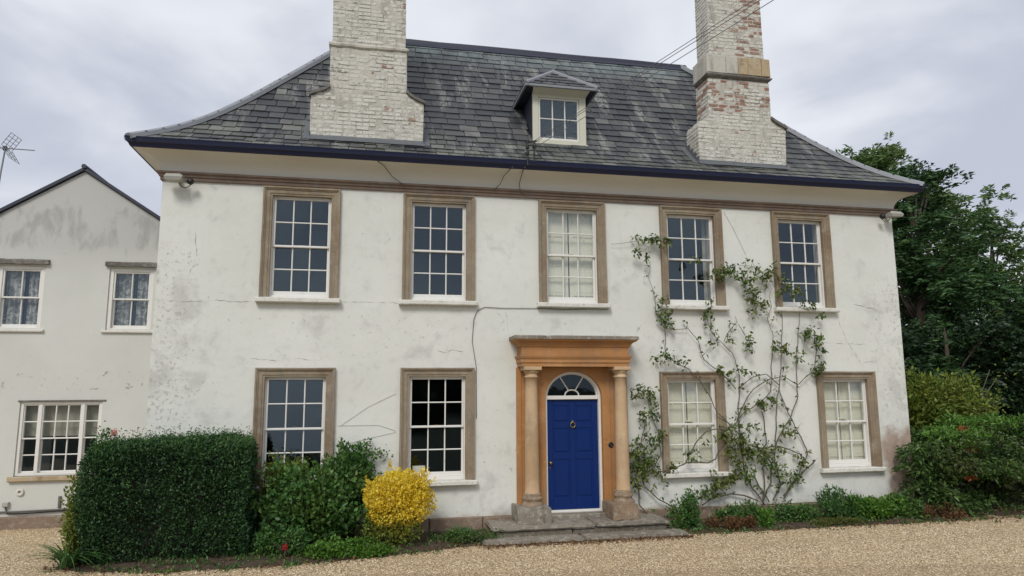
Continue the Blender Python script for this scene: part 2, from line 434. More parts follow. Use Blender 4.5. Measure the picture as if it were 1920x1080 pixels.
# ------------------------------------------------------------------ geometry helpers
class MB:
    def __init__(self):
        self.v, self.f = [], []
    def add(self, vs, fs):
        o = len(self.v)
        self.v += [tuple(p) for p in vs]
        self.f += [tuple(i + o for i in q) for q in fs]
        return self
    def box(self, x0, x1, y0, y1, z0, z1):
        return self.add([(x0, y0, z0), (x1, y0, z0), (x1, y1, z0), (x0, y1, z0), (x0, y0, z1), (x1, y0, z1), (x1, y1, z1), (x0, y1, z1)],
                        [(0, 3, 2, 1), (4, 5, 6, 7), (0, 1, 5, 4), (1, 2, 6, 5), (2, 3, 7, 6), (3, 0, 4, 7)])
    def cbox(self, x0, x1, y0, y1, z0, z1, c=0.008):
        """box whose edges on the front (-y) side are chamfered"""
        a = [(x0, z0), (x1, z0), (x1, z1), (x0, z1)]
        b = [(x0 + c, z0 + c), (x1 - c, z0 + c), (x1 - c, z1 - c), (x0 + c, z1 - c)]
        vs = [(x, y1, z) for x, z in a] + [(x, y0 + c, z) for x, z in a] + [(x, y0, z) for x, z in b]
        fs = [(3, 2, 1, 0), (8, 9, 10, 11)]
        for i in range(4):
            j = (i + 1) % 4
            fs += [(i, j, 4 + j, 4 + i), (4 + i, 4 + j, 8 + j, 8 + i)]
        return self.add(vs, fs)
    def tube(self, pts, rad, n=6, cap=True):
        P = [Vector(p) for p in pts]
        rr = rad if isinstance(rad, (list, tuple)) else [rad] * len(P)
        vs, fs = [], []
        prev = None
        for i, p in enumerate(P):
            d = (P[min(i + 1, len(P) - 1)] - P[max(i - 1, 0)])
            d = d.normalized() if d.length > 1e-9 else Vector((0, 0, 1))
            if prev is None:
                a = d.orthogonal().normalized()
            else:
                a = prev - d * prev.dot(d)
                a = a.normalized() if a.length > 1e-6 else d.orthogonal().normalized()
            prev = a
            b = d.cross(a)
            for k in range(n):
                t = 2 * math.pi * k / n
                vs.append(p + (a * math.cos(t) + b * math.sin(t)) * rr[i])
        for i in range(len(P) - 1):
            for k in range(n):
                k2 = (k + 1) % n
                fs.append((i * n + k, i * n + k2, (i + 1) * n + k2, (i + 1) * n + k))
        if cap:
            fs.append(tuple(range(n - 1, -1, -1)))
            fs.append(tuple((len(P) - 1) * n + k for k in range(n)))
        return self.add(vs, fs)
    def lathe(self, cx, cy, prof, n=24):
        """prof: (radius, z) from bottom to top around a vertical axis"""
        vs, fs = [], []
        for r, z in prof:
            for k in range(n):
                t = 2 * math.pi * k / n
                vs.append((cx + r * math.cos(t), cy + r * math.sin(t), z))
        for i in range(len(prof) - 1):
            for k in range(n):
                k2 = (k + 1) % n
                fs.append((i * n + k, i * n + k2, (i + 1) * n + k2, (i + 1) * n + k))
        fs.append(tuple(range(n - 1, -1, -1)))
        fs.append(tuple((len(prof) - 1) * n + k for k in range(n)))
        return self.add(vs, fs)
    def ring(self, c, R0, r0, axis_y=True, n=20, m=8):
        vs, fs = [], []
        for i in range(n):
            a = 2 * math.pi * i / n
            for j in range(m):
                b = 2 * math.pi * j / m
                q = R0 + r0 * math.cos(b)
                vs.append((c[0] + q * math.cos(a), c[1] + r0 * math.sin(b), c[2] + q * math.sin(a)))
        for i in range(n):
            for j in range(m):
                fs.append((i * m + j, ((i + 1) % n) * m + j, ((i + 1) % n) * m + (j + 1) % m, i * m + (j + 1) % m))
        return self.add(vs, fs)
    def loft(self, rings, closed=False, cap=False):
        """rings: list of equally long point lists"""
        n = len(rings[0])
        vs = [p for r_ in rings for p in r_]
        fs = []
        for i in range(len(rings) - 1):
            for k in range(n if closed else n - 1):
                k2 = (k + 1) % n
                fs.append((i * n + k, i * n + k2, (i + 1) * n + k2, (i + 1) * n + k))
        if cap:
            fs.append(tuple(range(n - 1, -1, -1)))
            fs.append(tuple((len(rings) - 1) * n + k for k in range(n)))
        return self.add(vs, fs)
    def mesh(self, name, mat=None, smooth=False, fix=True):
        me = bpy.data.meshes.new(name)
        me.from_pydata(self.v, [], self.f)
        if fix:
            bm = bmesh.new()
            bm.from_mesh(me)
            bmesh.ops.recalc_face_normals(bm, faces=bm.faces)
            bm.to_mesh(me)
            bm.free()
        if smooth:
            me.shade_smooth()
        if mat:
            me.materials.append(M[mat] if isinstance(mat, str) else mat)
        me.update()
        return me
    def build(self, name, mat, parent=None, smooth=False, fix=True, **props):
        return link(name, self.mesh(name, mat, smooth, fix), parent, **props)

def link(name, me, parent=None, loc=(0, 0, 0), rot=None, scale=None, **props):
    o = bpy.data.objects.new(name, me)
    COL.objects.link(o)
    if parent is not None:
        o.parent = parent
        o.matrix_parent_inverse = Matrix.Translation(parent_world(parent)).inverted()
    o.location = loc
    if rot is not None:
        o.rotation_euler = rot
    if scale is not None:
        o.scale = scale
    for k, v in props.items():
        o[k] = v
    return o

_pw = {}
def parent_world(p):
    """every parent here is only translated"""
    return _pw.get(p.name, Vector((0, 0, 0)))

def thing(name, label, cat, loc=(0, 0, 0), group=None):
    o = bpy.data.objects.new(name, None)
    COL.objects.link(o)
    o.location = loc
    o.empty_display_size = 0.3
    o['label'], o['category'] = label, cat
    if group:
        o['group'] = group
    _pw[o.name] = Vector(loc)
    return o

def tag(o, label, cat, group=None):
    o['label'], o['category'] = label, cat
    if group:
        o['group'] = group
    return o

def wobble(me, amp, scale=6.0, seed=0.0):
    """small irregularity so that old stonework is not ruler-straight"""
    from mathutils import noise
    for v in me.vertices:
        p = v.co * scale + Vector((seed, seed * 1.7, -seed))
        v.co += Vector((noise.noise(p), noise.noise(p + Vector((9, 1, 4))), noise.noise(p + Vector((3, 7, 1))))) * amp

def np_mesh(name, V, F, mat, smooth=False):
    """fast mesh from arrays; F is (n, k)"""
    me = bpy.data.meshes.new(name)
    k = F.shape[1]
    me.vertices.add(len(V))
    me.vertices.foreach_set('co', np.ascontiguousarray(V, dtype=np.float32).ravel())
    me.loops.add(F.size)
    me.loops.foreach_set('vertex_index', np.ascontiguousarray(F, dtype=np.int32).ravel())
    me.polygons.add(len(F))
    me.polygons.foreach_set('loop_start', np.arange(0, F.size, k, dtype=np.int32))
    me.polygons.foreach_set('loop_total', np.full(len(F), k, dtype=np.int32))
    me.update(calc_edges=True)
    me.validate()
    if smooth:
        me.shade_smooth()
    me.materials.append(M[mat] if isinstance(mat, str) else mat)
    return me

# ------------------------------------------------------------------ the setting
def sheet(name, outline, z, mat, sub=None):
    m = MB()
    m.add([(x, y, z) for x, y in outline], [tuple(range(len(outline)))])
    return m.build(name, mat, kind='structure', fix=False)

sheet('ground', [(-900, -900), (900, -900), (900, 900), (-900, 900)], -0.02, 'earth')
sheet('gravel_drive', [(-40, -8.5), (45, -8.5), (45, 3.2), (-40, 3.2)], 0.0, 'gravel')

def bed(name, front, back, mat='soil', h=0.07):
    """flower bed: a low mound of soil between a front and a back polyline (same point count)"""
    m = MB()
    rows = 7
    rings = []
    for i in range(rows):
        t = i / (rows - 1)
        ring = []
        for (fx, fy), (bx, by) in zip(front, back):
            x, y = fx + (bx - fx) * t, fy + (by - fy) * t
            z = -0.01 + h * min(1, t * 4) + (random.uniform(-0.015, 0.015) if 0 < i < rows - 1 else 0)
            ring.append((x, y, z))
        rings.append(ring)
    m.loft(rings)
    return m.build(name, mat, kind='structure', smooth=True)

def resample(pts, step):
    out = [pts[0]]
    for a, b in zip(pts, pts[1:]):
        n = max(1, int(math.dist(a, b) / step))
        for i in range(1, n + 1):
            out.append(tuple(a[k] + (b[k] - a[k]) * i / n for k in range(len(a))))
    return out

fl = resample([(-4.15, -1.05), (-3.9, -1.3), (-2.7, -1.62), (-1.3, -1.68), (0.1, -1.42), (1.2, -1.12), (1.95, -0.95)], 0.15)
fl = [(x, y + random.uniform(-0.03, 0.03)) for x, y in fl]
bed('flower_bed_left', fl, [(x, -0.0) for x, y in fl])
fr = resample([(5.1, -0.98), (7.5, -1.0), (10.5, -1.0), (14.0, -0.95), (19.0, -0.9)], 0.2)
fr = [(x, y + random.uniform(-0.04, 0.04)) for x, y in fr]
bed('flower_bed_right', fr, [(x, -0.0 if x < 10.6 else 6.0) for x, y in fr])

def gravel_stones():
    n = 170000
    x = rng.uniform(-9, 16, n * 2)
    y = rng.uniform(-5.4, 2.1, n * 2)
    fx = np.array([p[0] for p in fl]); fyv = np.array([p[1] for p in fl])
    edge = np.interp(x, fx, fyv, left=3.0, right=3.0)
    edge = np.where(x < -4.15, 2.1, edge)
    edge = np.where((x > 1.78) & (x < 5.25), -1.08, edge)
    edge = np.where(x >= 5.1, -0.97, edge)
    near = (y > -2.3 - 0.16 * np.abs(x)) | (rng.random(n * 2) < 0.25)
    ok = (y < edge + rng.normal(0, 0.05, n * 2)) & near
    # only ground that lies in front of the house
    x, y = x[ok][:n], y[ok][:n]
    n = len(x)
    s = 0.005 + 0.011 * rng.random(n) ** 2
    oct_ = np.array([(1, 0, 0), (0, 1, 0), (-1, 0, 0), (0, -1, 0), (0, 0, 0.5), (0, 0, -0.4)], float)
    V = oct_[None] * s[:, None, None] * rng.uniform(0.7, 1.25, (n, 6, 1))
    a = rng.uniform(0, 6.28, n)
    ca, sa = np.cos(a)[:, None], np.sin(a)[:, None]
    vx = V[..., 0] * ca - V[..., 1] * sa
    vy = V[..., 0] * sa + V[..., 1] * ca
    V[..., 0], V[..., 1] = vx + x[:, None], vy + y[:, None]
    V[..., 2] += (s * 0.25)[:, None]
    F = np.array([(0, 1, 4), (1, 2, 4), (2, 3, 4), (3, 0, 4)])
    F = (F[None] + np.arange(n)[:, None, None] * 6).reshape(-1, 3)
    o = link('gravel_stones', np_mesh('gravel_stones', V.reshape(-1, 3), F, 'stones'))
    o['kind'] = 'stuff'
    tag(o, 'loose tan gravel spread over the drive', 'gravel')
gravel_stones()

# ------------------------------------------------------------------ main house
XL, XR, DEP = -3.447, 10.452, 6.03
house = thing('white_house', 'large white rendered house with slate roof, two painted chimneys and blue front door', 'house', (3.5, 3.0, 0))
HW = parent_world(house)

UP = [-1.21, 1.14, 3.595, 5.965, 8.317]
LO = [(-1.205, 2.79, 0), (1.14, 2.79, 0), (5.852, 2.72, 1), (9.08, 2.72, 1)]
HWID = 0.50                                        # half width of a window opening
U_BOT, U_TOP = 3.93, 5.715
windows = []                                       # (cx, z0, z1, head outer z, dressing)
for i, cx in enumerate(UP):
    windows.append((cx, U_BOT, U_TOP, 5.862, ('bare', 'bare', 'shutter', 'bare', 'bare')[i]))
for cx, zt, sh in LO:
    windows.append((cx, 0.875, zt - 0.15, zt, 'shutter' if sh else 'bare'))
DOORX = 3.565

def wall_front():
    holes = [(cx - HWID, cx + HWID, z0 - 0.02, z1) for cx, z0, z1, _, _ in windows]
    holes.append((DOORX - 0.60, DOORX + 0.60, 0.0, 2.76))
    xs = sorted({XL, XR} | {h[0] for h in holes} | {h[1] for h in holes})
    zs = sorted({0.26, 6.1} | {h[2] for h in holes if h[2] > 0.3} | {h[3] for h in holes})
    m = MB()
    def dense(a):
        out = []
        for p, q in zip(a, a[1:]):
            n = max(1, int((q - p) / 0.35))
            out += [p + (q - p) * i / n for i in range(n)]
        return out + [a[-1]]
    xs, zs = dense(xs), dense(zs)
    idx = {}
    from mathutils import noise
    on_edge = set()
    def vid(i, j):
        if (i, j) not in idx:
            x, z = xs[i], zs[j]
            idx[(i, j)] = len(m.v)
            wob = noise.noise(Vector((x * 0.55, 3.1, z * 0.55))) * 0.012
            m.v.append((x, wob, z))
        return idx[(i, j)]
    for i in range(len(xs) - 1):
        for j in range(len(zs) - 1):
            cx, cz = (xs[i] + xs[i + 1]) / 2, (zs[j] + zs[j + 1]) / 2
            if any(a < cx < b and c < cz < d for a, b, c, d in holes):
                continue
            m.f.append((vid(i, j), vid(i + 1, j), vid(i + 1, j + 1), vid(i, j + 1)))
    # reveals
    for a, b, c, d in holes:
        e, y1 = 0.0, 0.32
        if d > 2.75 and a > DOORX - 0.7 and b < DOORX + 0.7 and c == 0.0:
            c = 0.26
        m.add([(a, e, c), (a, y1, c), (a, y1, d), (a, e, d)], [(0, 1, 2, 3)])
        m.add([(b, e, c), (b, y1, c), (b, y1, d), (b, e, d)], [(3, 2, 1, 0)])
        m.add([(a, e, d), (a, y1, d), (b, y1, d), (b, e, d)], [(0, 1, 2, 3)])
        m.add([(a, e, c), (a, y1, c), (b, y1, c), (b, e, c)], [(3, 2, 1, 0)])
    # side and rear walls
    m.add([(XL, 0, 0), (XL, DEP, 0), (XL, DEP, 6.1), (XL, 0, 6.1)], [(0, 3, 2, 1)])
    m.add([(XR, 0, 0), (XR, DEP, 0), (XR, DEP, 6.1), (XR, 0, 6.1)], [(0, 1, 2, 3)])
    m.add([(XL, DEP, 0), (XR, DEP, 0), (XR, DEP, 6.1), (XL, DEP, 6.1)], [(0, 3, 2, 1)])
    return m.build('wall', 'wall', house, smooth=False, fix=False)
wall = wall_front()
_pw[wall.name] = Vector((0, 0, 0))

def rooms():
    """plain dim rooms behind the windows: floors, a spine wall and cross walls"""
    m = MB()
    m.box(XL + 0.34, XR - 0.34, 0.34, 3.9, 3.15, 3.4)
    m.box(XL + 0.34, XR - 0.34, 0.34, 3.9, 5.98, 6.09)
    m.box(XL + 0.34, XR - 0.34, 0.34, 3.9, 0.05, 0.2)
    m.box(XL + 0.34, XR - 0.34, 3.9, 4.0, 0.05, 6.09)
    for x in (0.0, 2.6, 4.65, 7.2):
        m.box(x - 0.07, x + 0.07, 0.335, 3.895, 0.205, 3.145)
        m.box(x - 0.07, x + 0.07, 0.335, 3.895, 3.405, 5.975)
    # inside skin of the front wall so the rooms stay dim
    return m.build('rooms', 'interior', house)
rooms()

# plinth: one block after another with open joints
x = XL - 0.02
while x < XR:
    w = random.uniform(0.7, 1.15)
    x1 = min(x + w, XR + 0.02)
    if x1 > 2.6 and x < 4.55:
        if x < 2.6:
            x1 = 2.6
        else:
            x = 4.56
            continue
    if x1 - x > 0.05:
        m = MB().cbox(x + 0.004, x1 - 0.004, -0.035 - random.uniform(0, 0.012), 0.1, -0.05, 0.262 + random.uniform(-0.012, 0.01), 0.015)
        m.build('plinth_stone', 'plinth', wall)
    x = x1

# cracks in the render (thin ragged strips, the shade inside them put into the colour)
CRACKS = [
 [(8.975, 3.812), (9.115, 3.497), (9.212, 3.235), (9.406, 2.995), (9.602, 2.911)], [(8.624, 3.262), (9.094, 3.245), (9.631, 3.227)],
 [(1.131, 3.068), (1.298, 3.031), (1.409, 3.088), (1.597, 3.051)], [(2.34, 3.757), (2.378, 3.5), (2.415, 3.31)],
 [(-3.43, 3.862), (-3.044, 3.835), (-2.556, 3.871), (-1.906, 3.848)], [(-0.51, 3.875), (0.024, 3.894), (0.459, 3.884)],
 [(-0.926, 3.209), (-0.835, 3.075), (-0.804, 2.924)], [(-1.93, 2.921), (-1.511, 2.887), (-1.173, 2.923), (-0.829, 2.888)],
 [(9.401, 4.032), (9.877, 3.934), (10.063, 3.829)], [(2.166, 3.754), (2.311, 3.613), (2.214, 3.498)], [(9.313, 3.026), (9.479, 2.869), (9.781, 2.891)],
 [(4.8, 3.4), (4.9, 3.55), (5.0, 3.62), (5.1, 3.8)], [(-2.9, 5.0), (-2.85, 4.6), (-2.95, 4.3)]]
from mathutils import noise as mnoise
def wall_y(x, z):
    return mnoise.noise(Vector((x * 0.55, 3.1, z * 0.55))) * 0.012
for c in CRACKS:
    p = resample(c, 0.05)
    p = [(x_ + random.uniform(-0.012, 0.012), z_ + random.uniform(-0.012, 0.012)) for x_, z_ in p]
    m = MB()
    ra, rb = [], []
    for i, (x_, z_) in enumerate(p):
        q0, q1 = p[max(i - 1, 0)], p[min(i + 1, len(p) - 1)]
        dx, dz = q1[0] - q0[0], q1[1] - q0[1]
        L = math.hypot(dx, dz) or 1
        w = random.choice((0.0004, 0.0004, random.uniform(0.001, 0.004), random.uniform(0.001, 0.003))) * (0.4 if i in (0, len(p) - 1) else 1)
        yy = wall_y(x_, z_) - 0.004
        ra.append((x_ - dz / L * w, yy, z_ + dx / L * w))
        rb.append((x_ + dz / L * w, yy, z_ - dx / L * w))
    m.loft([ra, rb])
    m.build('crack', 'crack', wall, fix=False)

# frieze moulding, cove and gutter run round the whole eaves
def eaves_ring(prof, name, mat, smooth=False, **k):
    """prof: (outward offset, z); mitred round the four corners"""
    m = MB()
    rings = []
    for sx, sy in ((0, 0), (1, 0), (1, 1), (0, 1), (0, 0)):
        ring = []
        for o, z in prof:
            ring.append(((XR + o) if sx else (XL - o), (DEP + o) if sy else -o, z))
        rings.append(ring)
    m.loft(rings)
    return m.build(name, mat, house, smooth=smooth, **k)
eaves_ring([(0.0, 5.864), (0.035, 5.866), (0.035, 5.915), (0.055, 5.925), (0.06, 5.955), (0.09, 5.975), (0.095, 6.005), (0.02, 6.012)], 'frieze_moulding', 'frieze')
cv = [(0.022, 6.005)]
for i in range(9):
    a = math.pi / 2 * i / 8
    cv.append((0.035 + 0.34 * (1 - math.cos(a)), 6.012 + 0.275 * math.sin(a)))
eaves_ring(cv, 'eaves_cove', 'cove')
eaves_ring([(0.375, 6.285), (0.40, 6.282), (0.415, 6.30), (0.43, 6.335), (0.455, 6.355), (0.465, 6.40), (0.475, 6.435), (0.445, 6.44), (0.43, 6.40), (0.30, 6.38)], 'gutter', 'navy')

# ------------------------------------------------------------------ roof
PROF = [(-0.44, 6.41), (-0.25, 6.535), (-0.07, 6.66), (0.18, 6.86), (0.45, 7.11), (0.73, 7.41), (1.03, 7.76), (1.35, 8.155), (1.70, 8.60), (2.06, 9.06), (2.40, 9.495), (3.015, 10.27)]
PA = np.array(PROF)
SEG = np.concatenate([[0], np.cumsum(np.hypot(np.diff(PA[:, 0]), np.diff(PA[:, 1])))])
SMAX = float(SEG[-1])
def prof_at(s):
    y = float(np.interp(s, SEG, PA[:, 0])); z = float(np.interp(s, SEG, PA[:, 1]))
    return y, z
def prof_dir(s):
    a, b = prof_at(max(0, s - 0.12)), prof_at(min(SMAX, s + 0.12))
    L = math.dist(a, b)
    return (b[0] - a[0]) / L, (b[1] - a[1]) / L
def roof_z(y):
    return float(np.interp(y, PA[:, 0], PA[:, 1]))

roofm = MB()
fr_, bk_, lf_, rt_ = [], [], [], []
drop = 0.03
for y, z in PROF:
    z -= drop
    fr_.append([(XL + y, y, z), (XR - y, y, z)])
    bk_.append([(XL + y, DEP - y, z), (XR - y, DEP - y, z)])
    lf_.append([(XL + y, y, z), (XL + y, DEP - y, z)])
    rt_.append([(XR - y, y, z), (XR - y, DEP - y, z)])
for s_ in (fr_, bk_, lf_, rt_):
    roofm.loft(s_)
roof = roofm.build('roof', 'under', house)

# openings in the slating: chimneys and dormer
def blocked(x0, x1, y):
    xc = (x0 + x1) / 2
    if -1.10 < xc < 0.80 and 0.08 < y < 0.45: return True
    if 6.27 < xc < 8.08 and 0.08 < y < 0.45: return True
    if 3.05 < xc < 4.0 and 0.62 < y < 1.2: return True
    return False

# slate mesh variants, unit width, lying in the local xy plane: x across, y up the slope
def slate_variant(k):
    c1, c2 = random.uniform(0, 0.05), random.uniform(0, 0.05)
    L, t = 0.31, 0.013
    j = [random.uniform(-0.006, 0.006) for _ in range(4)]
    pts = [(-0.5 + c1 * 0.4, 0 + j[0]), (-0.5 + c1, 0.0 + j[0] * 0.3), (0.5 - c2, j[1]), (0.5, 0.012 + abs(j[1])), (0.5, L), (-0.5, L)]
    pts = [(-0.5, 0.01 + abs(j[0])), (-0.5 + 0.03 + c1, j[2]), (0.5 - 0.03 - c2, j[3]), (0.5, 0.012 + abs(j[1])), (0.5, L), (-0.5, L)]
    n = len(pts)
    vs = [(x, y, t) for x, y in pts] + [(x, y, 0) for x, y in pts]
    fs = [tuple(range(n))] + [(n + i, n + (i + 1) % n, (i + 1) % n, i) for i in range(4)]
    return vs, fs
VAR = [slate_variant(k) for k in range(7)]
VAR_ME = []
for vs, fs in VAR:
    VAR_ME.append(MB().add(vs, fs).mesh('slate', 'slate', fix=False))

GAUGE = 0.235
front_slates, rest = [], MB()
def slates_for(side):
    s, row = 0.0, 0
    while s < SMAX - 0.12:
        y, z = prof_at(s)
        dy, dz = prof_dir(s + 0.1)
        if side in ('front', 'back'):
            u0, u1 = XL + y, XR - y
        else:
            u0, u1 = y, DEP - y
        # keep the courses inside the hips measured at the course middle
        ym = prof_at(min(SMAX, s + GAUGE * 0.5))[0]
        if side in ('front', 'back'):
            u0, u1 = XL + ym - 0.02, XR - ym + 0.02
        else:
            u0, u1 = ym - 0.02, DEP - ym + 0.02
        u = u0 - random.uniform(0, 0.2)
        mean = 0.25 if s < 0.9 else 0.33
        while u < u1:
            w = max(0.14, random.gauss(mean, 0.05))
            a, b = max(u, u0), min(u + w, u1)
            u += w
            if b - a < 0.05:
                continue
            if side == 'front' and blocked(a, b, ym):
                continue
            g = 0.011
            v = random.randrange(7)
            tilt = 0.060 + random.uniform(-0.012, 0.03)
            slip = random.uniform(-0.010, 0.010) if random.random() > 0.02 else -random.uniform(0.02, 0.05)
            rz = random.gauss(0, 0.008)
            width = (b - a) - g
            # local frame: U across, T up-slope (tilted so the tail lies proud), N outward
            N = Vector((0, -dz, dy)); T = Vector((0, dy, dz))
            T2 = (T * math.cos(tilt) - N * math.sin(tilt)).normalized()
            N2 = (N * math.cos(tilt) + T * math.sin(tilt)).normalized()
            U = Vector((1, 0, 0))
            U2 = (U * math.cos(rz) + T2 * math.sin(rz)); T3 = (T2 * math.cos(rz) - U * math.sin(rz))
            O = Vector(((a + b) / 2, y, z)) + T * slip + N * 0.012
            mat = Matrix(((U2.x, T3.x, N2.x, O.x), (U2.y, T3.y, N2.y, O.y), (U2.z, T3.z, N2.z, O.z), (0, 0, 0, 1)))
            rec = (mat, v, width)
            if side == 'front':
                front_slates.append(rec)
            else:
                if side == 'back':
                    X = Matrix(((-1, 0, 0, XL + XR), (0, -1, 0, DEP), (0, 0, 1, 0), (0, 0, 0, 1)))
                elif side == 'left':
                    X = Matrix(((0, 1, 0, XL), (-1, 0, 0, DEP), (0, 0, 1, 0), (0, 0, 0, 1)))
                else:
                    X = Matrix(((0, -1, 0, XR), (1, 0, 0, 0), (0, 0, 1, 0), (0, 0, 0, 1)))
                put_slate(rest, X @ mat, v, width)
        s += GAUGE
        row += 1
def put_slate(mb, mat, v, width):
    vs, fs = VAR[v]
    mb.add([mat @ Vector((p[0] * width, p[1], p[2])) for p in vs], fs)
for sd_ in ('front', 'back', 'left', 'right'):
    slates_for(sd_)
cam_p = Vector((0.0, -12.0, 2.42))
def shows(rec):
    mat, v, w = rec
    o = mat.translation - cam_p
    nrm = mat.to_3x3() @ Vector((0, 0, 1))
    return w * abs(nrm.dot(o.normalized())) / o.length_squared
front_slates.sort(key=shows, reverse=True)
for mat, v, w in front_slates[:300]:
    o = bpy.data.objects.new('slate', VAR_ME[v])
    COL.objects.link(o)
    o.parent = roof
    o.matrix_parent_inverse = Matrix.Translation(HW).inverted() if False else Matrix.Identity(4)
    o.matrix_basis = mat @ Matrix.Diagonal((w, 1, 1, 1))
for mat, v, w in front_slates[300:]:
    put_slate(rest, mat, v, w)
rest.build('slate_field', 'slate', roof, fix=False, kind='stuff')

# hip cappings and ridge
def strip_on(pts, half, thick, up):
    rings = []
    for i, p in enumerate(pts):
        p = Vector(p)
        d = (Vector(pts[min(i + 1, len(pts) - 1)]) - Vector(pts[max(i - 1, 0)])).normalized()
        s = d.cross(Vector(up)).normalized()
        n = s.cross(d).normalized()
        rings.append([p - s * half - n * 0.055, p - s * half * 0.9 + n * 0.012, p - s * half * 0.35 + n * thick, p + s * half * 0.35 + n * thick, p + s * half * 0.9 + n * 0.012, p + s * half - n * 0.055])
    return MB().loft(rings, closed=True, cap=True)
for sgn in (0, 1):
    for back in (0, 1):
        pts = []
        for s in np.linspace(0, SMAX, 22):
            y, z = prof_at(s)
            pts.append(((XR - y) if sgn else (XL + y), (DEP - y) if back else y, z + 0.03))
        strip_on(pts, 0.12, 0.045, (0, 0, 1)).build('hip_capping', 'lead', roof)
rm = MB()
rings = []
for x in np.linspace(XL + 3.0 - 0.03, XR - 3.0 + 0.05, 14):
    w = random.uniform(-0.006, 0.006)
    rings.append([(x, 3.015 + a, 10.25 + b + w) for a, b in ((-0.15, -0.11), (-0.09, -0.02), (-0.075, 0.06), (-0.04, 0.09), (0.04, 0.09), (0.075, 0.06), (0.09, -0.02), (0.15, -0.11))])
rm.loft(rings, closed=True, cap=True)
rm.build('ridge_capping', 'lead_dark', roof)

# ------------------------------------------------------------------ chimneys
BR_L, BR_H, JT = 0.215, 0.064, 0.011
def brick_variant():
    c = random.uniform(0.006, 0.014)
    m = MB().cbox(-0.5, 0.5, 0, 0.6, 0, 1, 0.02)
    me = bpy.data.meshes.new('brick')
    vs = []
    jit = [(random.uniform(-0.02, 0.02), random.uniform(-0.008, 0.008), random.uniform(-0.06, 0.06)) for _ in m.v]
    for (x, y, z), j in zip(m.v, jit):
        if y < 0.03:
            # front ring: chamfer in scaled units
            x = math.copysign(abs(x) - 0.02 + 0.0, x)
            z = 0.10 if z < 0.5 else 0.90
            x, y, z = x + j[0], y + j[1], z + j[2]
        vs.append((x, y * 0.1, z))
    return vs, m.f
BV = [brick_variant() for _ in range(6)]
BV_ME = [MB().add(vs, fs).mesh('brick', 'brick') for vs, fs in BV]
brick_list = []

def chimney(spec):
    """spec: front y, depth, list of (z0, z1, left(z), right(z)) zones in brick, extra trim"""
    y0, dep = spec['y'], spec['depth']
    core = MB()
    ring = []
    for z, a, b in spec['outline']:
        ring.append([(a + 0.006, y0 + 0.006, z), (b - 0.006, y0 + 0.006, z), (b - 0.006, y0 + dep, z), (a + 0.006, y0 + dep, z)])
    core.loft(ring, closed=True, cap=True)
    # uneven coat of limewash over the front: it fills joints and swallows some bricks
    zz = np.array([o[0] for o in spec['outline']])
    l_, r_ = np.array([o[1] for o in spec['outline']]), np.array([o[2] for o in spec['outline']])
    gz = np.arange(6.6, 10.9, 0.028)
    rows = []
    for z in gz:
        a, b = float(np.interp(z, zz, l_)) + 0.002, float(np.interp(z, zz, r_)) - 0.002
        row = []
        for x in np.linspace(a, b, 60):
            n1 = mnoise.noise(Vector((x * 2.2, 4.0 + a, z * 2.2)))
            n2 = mnoise.noise(Vector((x * 11, 9.0, z * 15)))
            n3 = mnoise.noise(Vector((x * 33, 2.0, z * 40)))
            row.append((x, y0 + 0.0035 - 0.006 * n1 - 0.0055 * n2 - 0.003 * n3, z))
        rows.append(row)
    core.loft(rows)
    ch = core.build('chimney', 'mortar', house, fix=False)
    zs = np.array([o[0] for o in spec['outline']])
    la = np.array([o[1] for o in spec['outline']]); ra = np.array([o[2] for o in spec['outline']])
    z, row = spec['outline'][0][0], 0
    while z < spec['outline'][-1][0] - BR_H:
        if not any(p - 0.03 < z + BR_H / 2 < q for p, q in spec['skip']):
            zm = z + BR_H / 2
            a, b = float(np.interp(zm, zs, la)), float(np.interp(zm, zs, ra))
            # front
            u = a - (BR_L + JT) * 0.5 * (row % 2)
            while u < b:
                L = BR_L if random.random() > 0.3 else 0.104
                p, q = max(u, a), min(u + L, b)
                u += L + JT
                if q - p < 0.03:
                    continue
                brick_list.append((ch, (p + q) / 2, y0 + random.choice((0.003, 0.002, 0.0, -0.003, -0.006, 0.010 if random.random() < 0.5 else 0.0)), z + random.uniform(-0.003, 0.003), q - p, random.randrange(6), 0, math.dist((p, y0, z), cam_p)))
            # the two flanks
            for sx, ang in ((a, -math.pi / 2), (b, math.pi / 2)):
                v = y0 + 0.012 - (BR_L + JT) * 0.5 * ((row + 1) % 2)
                while v < y0 + dep:
                    p, q = max(v, y0 + 0.012), min(v + BR_L, y0 + dep)
                    v += BR_L + JT
                    if q - p > 0.04:
                        brick_list.append((ch, sx + random.uniform(-0.004, 0.004), (p + q) / 2, z, q - p, random.randrange(6), ang, 99))
        z += BR_H + JT
        row += 1
    return ch

